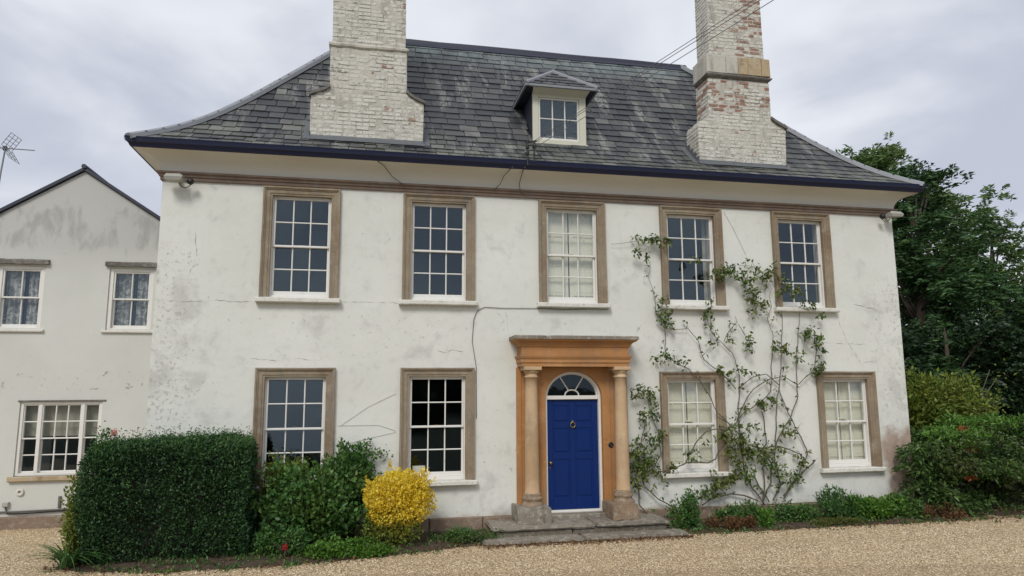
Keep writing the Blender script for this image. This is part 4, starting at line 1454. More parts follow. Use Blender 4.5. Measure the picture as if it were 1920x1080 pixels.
# each step: slabs with a projecting nosing on darker risers
slab(1.78, 3.4, -1.09, -0.5, -0.004, 0.055, 'step', 1)
slab(3.408, 5.18, -1.095, -0.5, -0.002, 0.058, 'step', 2)
slab(1.84, 5.12, -1.04, -0.45, -0.06, 0.0, 'riser', 5, 'riser')
slab(1.96, 3.68, -0.79, -0.002, 0.145, 0.198, 'step', 3)
slab(3.688, 4.99, -0.795, -0.002, 0.147, 0.20, 'step', 4)
slab(2.01, 3.30, -0.735, -0.01, 0.03, 0.146, 'riser', 6, 'riser')
slab(3.31, 4.94, -0.74, -0.01, 0.03, 0.146, 'riser', 7, 'riser')

# ------------------------------------------------------------------ wing on the left
WY = 2.15
wing = thing('gabled_wing', 'lower white gabled wing with stained gable set back on the left', 'house wing', (-5.45, 4.2, 0))
WX0, WX1, WAX, WAZ, WEZ = -7.45, -3.449, -5.45, 6.57, 5.265
wz = [(-6.76, -5.98, 3.53, 4.71), (-4.885, -4.105, 3.53, 4.71), (-6.19, -4.83, 0.90, 2.215)]
def wing_wall():
    m = MB()
    xs = sorted({WX0, WX1, WAX} | {w[0] for w in wz} | {w[1] for w in wz})
    zs = sorted({0.0, WEZ} | {w[2] for w in wz} | {w[3] for w in wz})
    for i in range(len(xs) - 1):
        for j in range(len(zs) - 1):
            cx, cz = (xs[i] + xs[i + 1]) / 2, (zs[j] + zs[j + 1]) / 2
            if any(a < cx < b and c < cz < d for a, b, c, d in wz):
                continue
            m.add([(xs[i], WY, zs[j]), (xs[i + 1], WY, zs[j]), (xs[i + 1], WY, zs[j + 1]), (xs[i], WY, zs[j + 1])], [(0, 1, 2, 3)])
    m.add([(WX0, WY, WEZ), (WX1, WY, WEZ), (WAX, WY, WAZ)], [(0, 1, 2)])
    for a, b, c, d in wz:
        y1 = WY + 0.3
        m.add([(a, WY, c), (a, y1, c), (a, y1, d), (a, WY, d)], [(0, 1, 2, 3)])
        m.add([(b, WY, c), (b, y1, c), (b, y1, d), (b, WY, d)], [(3, 2, 1, 0)])
        m.add([(a, WY, d), (a, y1, d), (b, y1, d), (b, WY, d)], [(0, 1, 2, 3)])
        m.add([(a, WY, c), (a, y1, c), (b, y1, c), (b, WY, c)], [(3, 2, 1, 0)])
    m.add([(WX0, WY, 0), (WX0, 7.5, 0), (WX0, 7.5, WEZ), (WX0, WY, WEZ)], [(0, 3, 2, 1)])
    m.add([(WX0, 7.5, 0), (WX1, 7.5, 0), (WX1, 7.5, WEZ), (WAX, 7.5, WAZ), (WX0, 7.5, WEZ)], [(4, 3, 2, 1, 0)])
    return m.build('wall', 'wing', wing, fix=False)
wwall = wing_wall()
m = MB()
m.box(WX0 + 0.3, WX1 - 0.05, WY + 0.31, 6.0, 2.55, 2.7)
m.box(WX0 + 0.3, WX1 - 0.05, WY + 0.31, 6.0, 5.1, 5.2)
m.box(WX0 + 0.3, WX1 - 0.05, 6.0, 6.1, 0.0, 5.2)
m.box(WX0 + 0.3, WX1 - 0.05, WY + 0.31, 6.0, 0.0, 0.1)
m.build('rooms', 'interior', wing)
MB().cbox(WX0 - 0.02, WX1, WY - 0.05, WY, -0.05, 0.215, 0.02).build('plinth', 'plinth', wing)
m = MB()
for sg in (-1, 1):
    xe = WAX + sg * 2.15
    ze = WAZ + 0.05 - 2.15 * 0.6525
    if sg > 0:
        xe, ze = WX1 - 0.003, WAZ + 0.05 - (WX1 - WAX) * 0.6525
    rings = []
    for y in (WY - 0.06, 7.55):
        rings.append([(WAX, y, WAZ + 0.075), (xe, y, ze + 0.025), (xe, y, ze - 0.02), (WAX, y, WAZ + 0.02)])
    m.loft(rings, closed=True, cap=True)
wroof = m.build('roof', 'slate', wing)
MB().tube([(WAX, WY - 0.09, WAZ + 0.085), (WAX, 7.55, WAZ + 0.085)], 0.045, 8).build('ridge_capping', 'lead_dark', wroof)
for sg in (-1, 1):
    xe = WAX + sg * (2.15 if sg < 0 else WX1 - WAX - 0.004)
    ze = WAZ - abs(xe - WAX) * 0.6525
    mm = MB()
    mm.add([(WAX, WY - 0.062, WAZ + 0.08), (xe, WY - 0.062, ze + 0.08), (xe, WY - 0.062, ze + 0.015), (WAX, WY - 0.062, WAZ + 0.015),
            (WAX, WY - 0.002, WAZ + 0.08), (xe, WY - 0.002, ze + 0.08), (xe, WY - 0.002, ze + 0.015), (WAX, WY - 0.002, WAZ + 0.015)],
           [(0, 1, 2, 3), (4, 7, 6, 5), (0, 4, 5, 1), (3, 2, 6, 7), (1, 5, 6, 2), (0, 3, 7, 4)])
    mm.build('verge_board', 'lead_dark', wroof)
def wing_window(a, b, c, d):
    m = MB()
    fb = 0.07
    m.cbox(a, a + fb, WY + 0.03, WY + 0.15, c, d, 0.006)
    m.cbox(b - fb, b, WY + 0.03, WY + 0.15, c, d, 0.006)
    m.cbox(a + fb, b - fb, WY + 0.031, WY + 0.15, d - 0.06, d, 0.006)
    m.cbox(a + fb, b - fb, WY + 0.031, WY + 0.15, c, c + 0.04, 0.006)
    win = m.build('window', 'white', wing)
    mid = (c + d) / 2 + 0.005
    sash(win, 'upper_sash', a + fb, b - fb, mid - 0.015, d - 0.06, WY + 0.07, 0.03, 0.03, 0.03, 2, 1)
    sash(win, 'lower_sash', a + fb, b - fb, c + 0.04, mid + 0.015, WY + 0.112, 0.03, 0.06, 0.03, 2, 1)
    me = MB().cbox(a - 0.06, b + 0.07, WY - 0.05, WY + 0.03, c - 0.05, c, 0.01).mesh('sill', 'sillwhite')
    link('sill', me, win)
    m = MB()
    nseg = 12
    rings = [[(a - 0.07 + (b - a + 0.14) * i / nseg, yy, zz) for yy, zz in ((WY, d + 0.03), (WY - 0.07, d + 0.03), (WY - 0.075, d + 0.10), (WY - 0.03, d + 0.125), (WY, d + 0.125))] for i in range(nseg + 1)]
    m.loft(rings, closed=True, cap=True)
    me = m.mesh('drip_lintel', 'greystone')
    wobble(me, 0.012, 9, a)
    link('drip_lintel', me, win)
    w = (b - a) / 2 - fb
    cx = (a + b) / 2
    curtain(win, a + fb, cx - 0.02, c + 0.05, d, WY + 0.2, 'net')
    curtain(win, cx + 0.06, b - fb, c + 0.05, d, WY + 0.2, 'net')
    curtain(win, cx - 0.06, cx + 0.14, c + 0.02, d, WY + 0.26, 'curtain')
    return win
for w in wz[:2]:
    wing_window(*w)
def wing_low():
    a, b, c, d = wz[2]
    m = MB()
    fb = 0.055
    xs = [a, a + 0.33, b - 0.33, b]
    m.cbox(a, a + fb, WY + 0.03, WY + 0.15, c, d, 0.006)
    m.cbox(b - fb, b, WY + 0.03, WY + 0.15, c, d, 0.006)
    m.cbox(a + fb, b - fb, WY + 0.031, WY + 0.15, d - 0.05, d, 0.006)
    m.cbox(a + fb, b - fb, WY + 0.031, WY + 0.15, c, c + 0.05, 0.006)
    for xx in xs[1:3]:
        m.cbox(xx - 0.03, xx + 0.03, WY + 0.032, WY + 0.15, c + 0.05, d - 0.05, 0.006)
    win = m.build('window', 'white', wing)
    mid = (c + d) / 2
    lights = [(a + fb, xs[1] - 0.03, 1), (xs[1] + 0.03, xs[2] - 0.03, 3), (xs[2] + 0.03, b - fb, 1)]
    for p, q, n in lights:
        sash(win, 'upper_sash', p, q, mid - 0.012, d - 0.05, WY + 0.07, 0.02, 0.024, 0.018, n, 2)
        sash(win, 'lower_sash', p, q, c + 0.05, mid + 0.012, WY + 0.112, 0.024, 0.03, 0.018, n, 2)
    link('sill', MB().cbox(a - 0.07, b + 0.06, WY - 0.07, WY + 0.03, c - 0.085, c, 0.012).mesh('sill', 'tanstone'), win)
    m = MB().cbox(a - 0.03, b + 0.06, WY - 0.02, WY + 0.02, d + 0.002, d + 0.03, 0.006)
    m.build('drip_lintel', 'greystone', win)
    MB().box(a + 0.02, b - 0.02, WY + 0.22, WY + 0.23, (c + d) / 2 + 0.03, d + 0.05).build('blind', 'blind', win)
wing_low()
# waste pipe and cable low on the wing wall
pt = thing('wall_pipe', 'thin grey service pipe running low along the wing wall above the plinth', 'pipe', (-6.3, WY, 0.3))
MB().tube([(-7.3, WY - 0.03, 0.30), (-6.1, WY - 0.03, 0.30), (-4.6, WY - 0.03, 0.325), (-3.6, WY - 0.03, 0.33)], 0.014, 8).build('pipe_run', 'cable', pt)
MB().tube([(-6.26, WY - 0.03, 0.42), (-6.22, WY - 0.03, 0.27), (-6.0, WY - 0.035, 0.262), (-5.4, WY - 0.035, 0.285), (-4.6, WY - 0.035, 0.29)], 0.011, 6).build('black_cable', 'black', pt)
MB().cbox(-6.30, -6.20, WY - 0.07, WY, 0.39, 0.47, 0.01).build('junction_box', 'lampgrey', pt)
MB().cbox(-5.42, -5.38, WY - 0.04, WY, 0.34, 0.54, 0.006).build('pipe_stub', 'cable', pt)
tag(MB().ring((-6.05, WY - 0.02, 0.63), 0.045, 0.02).build('vent_cover', 'sillwhite'), 'small round white vent low on the wing wall', 'vent')

# television aerial on the wing
ta = thing('television_aerial', 'television aerial with a comb of reflector rods above the wing roof', 'aerial', (-7.14, 2.6, 5.6))
ax, ay, az = -7.02, 2.6, 7.10
MB().tube([(-7.16, ay, 5.4), (-7.10, ay, 6.6), (-7.06, ay, az + 0.04)], 0.016, 8).build('mast', 'galv', ta)
MB().tube([(ax - 0.5, ay, az + 0.0), (ax + 0.47, ay, az - 0.02)], 0.010, 6).build('boom', 'galv', ta)
for sg, name in ((1, 'reflector'), (-1, 'reflector')):
    m = MB()
    for k in range(4):
        y_ = ay - 0.2 + 0.4 * k / 3
        m.tube([(ax - 0.02, y_, az), (ax + 0.13, y_, az + sg * 0.25)], 0.006, 5)
    for k in range(4):
        t = 0.2 + 0.26 * k
        m.tube([(ax - 0.02 + 0.15 * t, ay - 0.22, az + sg * 0.25 * t), (ax - 0.02 + 0.15 * t, ay + 0.22, az + sg * 0.25 * t)], 0.005, 5)
    m.build(name, 'galv', ta)
for k in range(6):
    xx = ax - 0.42 + 0.075 * k
    MB().tube([(xx, ay - 0.11, az), (xx, ay + 0.11, az)], 0.005, 5).build('element', 'galv', ta)
MB().cbox(ax - 0.08, ax - 0.02, ay - 0.03, ay + 0.03, az - 0.05, az + 0.03, 0.006).build('clamp', 'black', ta)

# ------------------------------------------------------------------ floodlights
def floodlight(x, z, flip, label):
    t = thing('floodlight', label, 'floodlight', (x, -0.06, z), 'floodlights under the eaves')
    s = -1 if flip else 1
    m = MB()
    # shallow trough housing seen from the side
    rings = []
    for dx, h in ((-0.17, 0.05), (-0.15, 0.075), (0.06, 0.08), (0.10, 0.055)):
        rings.append([(x + s * dx, -0.30, z - h * 0.5), (x + s * dx, -0.32, z + h * 0.2), (x + s * dx, -0.26, z + h), (x + s * dx, -0.14, z + h * 0.8), (x + s * dx, -0.12, z - h * 0.4)])
    m.loft(rings, closed=True, cap=True)
    m.build('housing', 'lampgrey', t)
    MB().cbox(x - 0.03, x + 0.03, -0.16, 0.0, z - 0.01, z + 0.05, 0.008).build('bracket', 'lampgrey', t)
    mm = MB()
    sx = x + s * 0.20
    rings = []
    for d, r_ in ((0.0, 0.028), (0.03, 0.05), (0.07, 0.055), (0.10, 0.035)):
        rings.append([(sx - s * 0.05 + s * d, -0.17 + r_ * math.cos(2 * math.pi * k / 12), z - 0.02 + r_ * math.sin(2 * math.pi * k / 12)) for k in range(12)])
    mm.loft(rings, closed=True, cap=True)
    mm.build('sensor', 'black', t, smooth=True)
    arc = [(x + s * (0.02 + 0.20 * i / 10), -0.15, z - 0.05 - 0.075 * math.sin(math.pi * i / 10)) for i in range(11)]
    MB().tube(arc, 0.008, 6).build('flex', 'cable', t)
floodlight(-3.18, 5.835, False, 'floodlight with dark sensor at the top left corner of the main house')
floodlight(10.30, 5.83, True, 'floodlight with dark sensor at the top right corner of the main house')

# ------------------------------------------------------------------ wires and cables
br = thing('wire_bracket', 'black iron insulator bracket on the eaves below the dormer', 'bracket', (2.72, -0.45, 6.4))
MB().tube([(2.66, -0.47, 6.33), (2.66, -0.47, 6.78)], 0.018, 8).build('upright', 'black', br)
MB().tube([(2.78, -0.47, 6.40), (2.79, -0.47, 6.80)], 0.016, 8).build('upright', 'black', br)
MB().tube([(2.64, -0.47, 6.76), (2.83, -0.47, 6.80)], 0.016, 8).build('crossbar', 'black', br)
for k, (xx, zz) in enumerate(((2.66, 6.56), (2.66, 6.68), (2.79, 6.70))):
    MB().lathe(xx, -0.47, [(0.02, zz - 0.04), (0.036, zz - 0.03), (0.025, zz - 0.01), (0.038, zz + 0.01), (0.025, zz + 0.03), (0.015, zz + 0.045)], 12).build('insulator', 'black', br, smooth=True)
far = [(10.75, -16.4, 9.35), (10.75, -16.5, 9.2), (10.75, -16.3, 9.5)]
near = [(2.69, -0.46, 6.70), (2.69, -0.46, 6.60), (2.77, -0.46, 6.79)]
names = ['middle of the three thin overhead wires slanting across the right chimney', 'lowest of the three thin overhead wires slanting across the right chimney', 'topmost of the three thin overhead wires slanting across the right chimney']
# wires run in nearly straight parallel lines out over the drive
for a, b, lb in zip(near, far, names):
    pts = []
    for i in range(25):
        t = i / 24
        p = Vector(a).lerp(Vector(b), t)
        p.z -= 0.10 * math.sin(math.pi * t)
        pts.append(p)
    tag(MB().tube(pts, 0.0055, 6).build('overhead_wire', 'wire', smooth=True), lb, 'wire', 'overhead service wires')
WC = [(1.74, 1.95), (1.745, 2.488), (1.757, 2.764), (1.737, 3.229), (1.765, 3.606), (1.80, 3.71), (1.84, 3.777), (1.955, 3.835), (2.263, 3.823), (2.948, 3.83), (3.446, 3.814), (3.851, 3.835), (4.252, 3.84)]
pc = []
for i, (x_, z_) in enumerate(WC):
    pc.append((x_, -0.018 if not (1.9 < z_ < 2.8) else -0.02, z_))
pc[0:3] = [(1.815, -0.016, 1.9), (1.812, -0.016, 2.488), (1.808, -0.016, 2.80)]
tag(MB().tube(resample(pc, 0.06), 0.0055, 6).build('wall_cable', 'cable', smooth=True), 'grey cable climbing the wall beside the doorway then running under the middle upper window', 'cable')
tag(MB().tube([(0.042, -0.37, 6.28), (0.16, -0.25, 6.24), (0.298, -0.12, 6.10), (0.535, -0.10, 5.95)], 0.007, 6).build('eaves_cable', 'cable', smooth=True), 'thin cable crossing the white cove left of the insulator bracket', 'cable')
tag(MB().tube([(2.62, -0.44, 6.32), (2.60, -0.30, 6.26), (2.58, -0.13, 6.10), (2.60, -0.10, 5.98), (2.70, -0.105, 5.93)], 0.008, 6).build('drop_cable', 'cable', smooth=True), 'short cable dropping over the cove directly below the insulator bracket', 'cable')
tag(MB().tube([(2.40, -0.43, 6.31), (2.28, -0.22, 6.20), (2.22, -0.12, 6.06), (2.10, -0.10, 5.96)], 0.007, 6).build('drop_cable', 'cable', smooth=True), 'short slack cable on the cove just left of the insulator bracket', 'cable')
for pts, lb in (([(-0.451, 1.821), (-0.024, 2.114), (0.432, 2.332)], 'training wire rising towards the head of the window above the yellow bush'),
                ([(-0.502, 1.813), (0.159, 1.811), (0.444, 1.71)], 'level training wire between the two lower left windows'),
                ([(-0.30, 1.53), (-0.011, 1.595), (0.444, 1.692)], 'lowest training wire between the two lower left windows'),
                ([(6.684, 5.784), (6.87, 5.451), (7.102, 4.951)], 'slanting wire between the two upper right windows')):
    tag(MB().tube([(x_, -0.012, z_) for x_, z_ in pts], 0.0028, 5).build('training_wire', 'lampgrey'), lb, 'wire', 'training wires on the wall')

# ------------------------------------------------------------------ plants
def leaves(P, L, Wd, up=0.3, nrm=None, spread=1.0, droop=0.0):
    """arrays for leaf-shaped quads (folded kite: 2 triangles each). P (n,3) positions, L lengths"""
    n = len(P)
    d = rng.normal(0, 1, (n, 3)) * spread
    if nrm is not None:
        d += nrm
    d[:, 2] += up
    d /= np.linalg.norm(d, axis=1)[:, None] + 1e-9
    a = rng.normal(0, 1, (n, 3))
    s = np.cross(d, a)
    s /= np.linalg.norm(s, axis=1)[:, None] + 1e-9
    nn = np.cross(s, d)
    L = np.broadcast_to(L, (n,)) * rng.uniform(0.65, 1.3, n)
    Wd = np.broadcast_to(Wd, (n,)) * rng.uniform(0.75, 1.25, n)
    V = np.empty((n, 4, 3))
    V[:, 0] = P
    mid = P + d * (L * 0.45)[:, None]
    V[:, 1] = mid + s * (Wd * 0.5)[:, None] + nn * (L * 0.10)[:, None]
    V[:, 2] = P + d * L[:, None]
    V[:, 2, 2] -= droop * L
    V[:, 3] = mid - s * (Wd * 0.5)[:, None] + nn * (L * 0.10)[:, None]
    idx = np.arange(n)[:, None] * 4
    F = np.concatenate([idx + np.array([[0, 1, 2]]), idx + np.array([[0, 2, 3]])])
    return V.reshape(-1, 3), F

def leaf_obj(name, P, L, Wd, mat, parent=None, **k):
    V, F = leaves(np.asarray(P, float), L, Wd, **k)
    o = link(name, np_mesh(name, V, F, mat), parent)
    o['kind'] = 'stuff'
    return o

def fbm(P, sc, seed=0):
    """cheap smooth noise on points"""
    o = np.zeros(len(P))
    r_ = np.random.default_rng(seed)
    for k in range(6):
        w = r_.normal(0, 1, 3) * sc * (1.4 ** k)
        o += np.sin(P @ w + r_.uniform(0, 6.28)) / (1.25 ** k)
    return o / 3.0

def blob(c, rad, n, seed=0, rough=0.25, sc=3.0, shell=0.55, flat=None):
    """points in the outer shell of a lumpy ellipsoid, with outward normals"""
    d = rng.normal(0, 1, (n, 3))
    d /= np.linalg.norm(d, axis=1)[:, None]
    rr = 1 - shell * rng.random(n) ** 1.8
    rr *= 1 + rough * fbm(d, sc, seed)
    P = np.asarray(c) + d * np.asarray(rad) * rr[:, None]
    return P, d

G = {}
G['hedge'] = mat_leaf('dark_clipped_leaf', [(0.0103, 0.0322, 0.0138), (0.0207, 0.0598, 0.0218), (0.0391, 0.1012, 0.0322), (0.0713, 0.1495, 0.0483)], 0.15, 0.45, 1.5, (0.0184, 0.0483, 0.0230), 0.6)
G['shoot'] = mat_leaf('young_hedge_shoot', [(0.0312, 0.0875, 0.0247), (0.0688, 0.1625, 0.0450), (0.1250, 0.2375, 0.0675)], 0.3)
G['shrub'] = mat_leaf('mid_green_leaf', [(0.0210, 0.0630, 0.0162), (0.0420, 0.1200, 0.0270), (0.0750, 0.1800, 0.0405), (0.1425, 0.2625, 0.0675)], 0.25, 0.42, 2.0, (0.1050, 0.1725, 0.0338), 0.5)
G['yellow'] = mat_leaf('golden_leaf', [(0.55, 0.38, 0.015), (0.78, 0.58, 0.03), (0.86, 0.70, 0.07), (0.88, 0.78, 0.2)], 0.35, 0.5, 3.0, (0.66, 0.50, 0.03), 0.3)
G['olive'] = mat_leaf('yellow_green_leaf', [(0.0675, 0.1181, 0.0182), (0.1435, 0.2025, 0.0304), (0.2531, 0.3037, 0.0531)], 0.3, 0.5, 1.5, (0.1688, 0.1688, 0.0304), 0.5)
G['bright'] = mat_leaf('bright_green_leaf', [(0.0420, 0.1200, 0.0162), (0.0900, 0.2040, 0.0270), (0.1560, 0.2880, 0.0432)], 0.3, 0.5)
G['rose'] = mat_leaf('climber_leaf', [(0.0323, 0.0632, 0.0190), (0.0605, 0.1141, 0.0285), (0.1111, 0.1755, 0.0442), (0.2220, 0.2633, 0.0711)], 0.2, 0.4, 1.3, (0.1514, 0.1492, 0.0316), 0.45)
G['tree_dark'] = mat_leaf('dark_tree_leaf', [(0.0180, 0.0504, 0.0194), (0.0360, 0.0936, 0.0307), (0.0648, 0.1440, 0.0421), (0.1044, 0.1980, 0.0583)], 0.2, 0.45, 0.5, (0.0360, 0.0810, 0.0227), 0.5)
G['tree_mid'] = mat_leaf('ash_tree_leaf', [(0.0422, 0.0998, 0.0259), (0.0806, 0.1690, 0.0432), (0.1440, 0.2496, 0.0691), (0.2304, 0.3264, 0.1037)], 0.3, 0.45, 0.5, (0.1190, 0.1574, 0.0415), 0.5)
G['ever'] = mat_leaf('evergreen_leaf', [(0.007, 0.020, 0.009), (0.014, 0.038, 0.014), (0.024, 0.058, 0.02), (0.04, 0.08, 0.026)], 0.12, 0.45, 0.5, (0.02, 0.04, 0.012), 0.5)
G['bushR'] = mat_leaf('layered_shrub_leaf', [(0.0242, 0.0517, 0.0155), (0.0448, 0.0949, 0.0248), (0.0776, 0.1466, 0.0342), (0.1207, 0.2070, 0.0466)], 0.22, 0.42, 0.9, (0.0776, 0.0725, 0.0279), 0.55)
G['red'] = mat_leaf('red_leaf', [(0.16, 0.035, 0.015), (0.30, 0.06, 0.025), (0.34, 0.12, 0.04)], 0.25)
G['pink'] = mat_leaf('pink_petal', [(0.85, 0.42, 0.36), (0.88, 0.55, 0.48)], 0.3)
G['redp'] = mat_leaf('crimson_petal', [(0.45, 0.02, 0.03), (0.55, 0.05, 0.05)], 0.3)
G['dead'] = mat_leaf('dry_brown_leaf', [(0.07, 0.035, 0.015), (0.14, 0.07, 0.03), (0.2, 0.11, 0.05)], 0.2)
G['moss'] = mat_leaf('mossy_mat_leaf', [(0.05, 0.075, 0.012), (0.10, 0.125, 0.02), (0.14, 0.155, 0.035)], 0.2)
M['bark'] = mat_bark('brown_bark', (0.035, 0.027, 0.02), (0.10, 0.08, 0.06))
M['vine'] = mat_bark('vine_bark', (0.07, 0.06, 0.045), (0.19, 0.165, 0.125), 30)
M['core'] = mat_bark('hedge_inner_shade', (0.010, 0.010, 0.006), (0.03, 0.024, 0.014), 14)

# clipped hedge block
HX0, HX1, HY0, HY1, HZ = -3.86, -1.68, -1.22, -0.28, 1.66
hedge = thing('clipped_hedge', 'dark green clipped hedge block standing in front of the house corner', 'hedge', ((HX0 + HX1) / 2, -0.75, 0))
m = MB().box(HX0 + 0.2, HX1 - 0.2, HY0 + 0.22, HY1 - 0.2, 0.05, HZ - 0.2)  # solid box inside the leaves, its dark colour stands for the inner shade
me = m.mesh('shade_core', 'core')
link('shade_core', me, hedge)
def box_shell(n, x0, x1, y0, y1, z0, z1, depth):
    A = np.array([(x1 - x0) * (z1 - z0), (x1 - x0) * (z1 - z0) * 0.35, (y1 - y0) * (z1 - z0), (y1 - y0) * (z1 - z0), (x1 - x0) * (y1 - y0)])
    f = rng.choice(5, n, p=A / A.sum())
    u, v, w = rng.random(n), rng.random(n), rng.random(n) ** 1.5 * depth
    P = np.empty((n, 3)); N = np.zeros((n, 3))
    X, Y, Z = x0 + u * (x1 - x0), y0 + u * (y1 - y0), z0 + v * (z1 - z0)
    P[:, 0] = np.select([f == 0, f == 1, f == 2, f == 3], [X, X, x0 + w, x1 - w], X)
    P[:, 1] = np.select([f == 0, f == 1, f == 2, f == 3], [y0 + w, y1 - w, Y, Y], y0 + v * (y1 - y0))
    P[:, 2] = np.select([f == 4], [z1 - w], Z)
    for k, nv in enumerate([(0, -1, 0), (0, 1, 0), (-1, 0, 0), (1, 0, 0), (0, 0, 1)]):
        N[f == k] = nv
    return P, N
P, N = box_shell(58000, HX0, HX1, HY0, HY1, 0.04, HZ, 0.30)
bul = fbm(P, 1.6, 4) * 0.10 + fbm(P, 5.0, 9) * 0.05
P += N * bul[:, None]
# rounded shoulders and a narrower foot
cx_, cy_ = (HX0 + HX1) / 2, (HY0 + HY1) / 2
tx = np.clip((np.abs(P[:, 0] - cx_) - 0.80) / 0.30, 0, 1); ty = np.clip((np.abs(P[:, 1] - cy_) - 0.24) / 0.23, 0, 1); tz = np.clip((P[:, 2] - 1.30) / 0.36, 0, 1)
P[:, 2] -= 0.06 * np.maximum(tx, ty) ** 2 * tz
P[:, 0] -= np.sign(P[:, 0] - cx_) * 0.06 * tz ** 2 * tx
P[:, 1] -= np.sign(P[:, 1] - cy_) * 0.05 * tz ** 2 * ty
P[:, 1] += np.clip(0.35 - P[:, 2], 0, 1) * 0.25 * (P[:, 1] < -0.7)
leaf_obj('foliage', P, 0.046, 0.024, G['hedge'], hedge, nrm=N * 1.2, up=0.5)
sel = P[(P[:, 2] > HZ - 0.22)]
sel = sel[rng.random(len(sel)) < 0.13]
vs, fs, k0 = [], [], 0
Q = []
for p in sel:
    h = rng.uniform(0.03, 0.12) * (1.9 if rng.random() < 0.25 else 1)
    for t in np.linspace(0, 1, 4):
        Q.append(p + np.array([rng.normal(0, 0.008), rng.normal(0, 0.008), h * t]))
face = P[rng.random(len(P)) < 0.03] + N[rng.random(len(P)) < 2][: 1] * 0
for p in face[:1500]:
    for t in np.linspace(0, 1, 3):
        Q.append(p + np.array([rng.normal(0, 0.01), -0.03 - 0.05 * t, 0.05 * t]))
leaf_obj('shoots', np.array(Q), 0.055, 0.014, G['shoot'], hedge, up=1.2, droop=0.3)

def stem_tubes(name, lines, mat, parent, r0=0.012, r1=0.004, n=5):
    m = MB()
    for ln in lines:
        rr = [r0 + (r1 - r0) * i / (len(ln) - 1) for i in range(len(ln))]
        m.tube(ln, rr, n)
    return m.build(name, mat, parent, smooth=True, fix=False)

def bush(name, label, cat, c, rad, n, L, Wd, mat, seed=0, rough=0.25, sc=3.0, up=0.5, core=True, group=None, shell=0.55, extra=None, nst=9):
    t = thing(name, label, cat, (c[0], c[1], 0.0), group)
    lines = []
    for k in range(nst):
        a = 2 * math.pi * k / nst + seed
        e = Vector((c[0] + math.cos(a) * rad[0] * 0.62, c[1] + math.sin(a) * rad[1] * 0.62, c[2] + rad[2] * random.uniform(0.0, 0.6)))
        b0 = Vector((c[0] + math.cos(a) * 0.05, c[1] + math.sin(a) * 0.05, 0.02))
        lines.append([b0, b0.lerp(e, 0.5) + Vector((0, 0, rad[2] * 0.15)), e])
    stem_tubes('stems', lines, 'bark', t, 0.014, 0.005)
    if rad[2] < 0.4 and rad[0] > 0.15:
        # low plants: several uneven tufts rather than one dome
        Ps, Ns = [], []
        for k in range(7):
            o = (c[0] + rng.normal(0, 0.45) * rad[0], c[1] + rng.normal(0, 0.4) * rad[1], c[2] * rng.uniform(0.5, 1.25))
            f_ = rng.uniform(0.3, 0.62)
            a_, b_ = blob(o, (rad[0] * f_, rad[1] * f_, rad[2] * rng.uniform(0.5, 0.95)), n // 5, seed + k, 0.45, 4.0, 0.8)
            Ps.append(a_); Ns.append(b_)
        P, N = np.concatenate(Ps), np.concatenate(Ns)
    elif core:
        Pc, Nc = blob(c, (rad[0] * 0.62, rad[1] * 0.62, rad[2] * 0.62), n // 3, seed, rough, sc, 0.3)
        P, N = blob(c, rad, n, seed, rough, sc, shell)
        P = np.concatenate([P, Pc]); N = np.concatenate([N, Nc])
    else:
        P, N = blob(c, rad, n, seed, rough, sc, shell)
    ok = P[:, 2] > 0.03
    P, N = P[ok], N[ok]
    leaf_obj('foliage', P, L, Wd, mat, t, nrm=N * 0.8, up=up)
    return t

# shrubs between the hedge and the yellow bush
sh = bush('leafy_shrub', 'loose mid green shrub between the dark hedge and the yellow bush', 'shrub', (-0.85, -0.66, 0.60), (0.82, 0.5, 0.62), 5200, 0.085, 0.05, G['shrub'], 3, 0.5, 2.8, shell=0.75)
bush('leafy_shrub', 'pale leaved shrub in front of the lower left window sill', 'shrub', (-1.25, -0.32, 0.92), (0.42, 0.26, 0.42), 3200, 0.05, 0.028, G['olive'], 5, 0.4, 3.5, group='shrubs below the lower left window')
bush('leafy_shrub', 'dark glossy shrub climbing beside the lower left window', 'shrub', (-0.27, -0.33, 0.98), (0.40, 0.26, 0.50), 3800, 0.075, 0.042, G['shrub'], 8, 0.5, 3.0, group='shrubs below the lower left window')
wh = thing('reaching_branch', 'leafy branch reaching right along the wall above the yellow bush', 'branch', (-0.2, -0.15, 1.1))
ln = [[(-0.3, -0.2, 1.2), (-0.12, -0.16, 1.45), (0.0, -0.14, 1.56)], [(-0.2, -0.2, 1.3), (0.05, -0.16, 1.36), (0.28, -0.13, 1.335)]]
stem_tubes('stem', [[Vector(p) for p in l] for l in ln], 'vine', wh)
Q = []
for l in ln:
    for p in resample(l, 0.02):
        for _ in range(7):
            Q.append(np.array(p) + rng.normal(0, 0.045, 3))
leaf_obj('foliage', np.array(Q), 0.05, 0.03, G['shrub'], wh, up=0.2)
yb = bush('yellow_bush', 'rounded golden yellow leaved bush below the second lower window', 'bush', (0.47, -0.80, 0.70), (0.50, 0.44, 0.44), 9000, 0.046, 0.028, G['yellow'], 2, 0.22, 2.6, 0.5, shell=0.5)
Ps, Ns = [], []
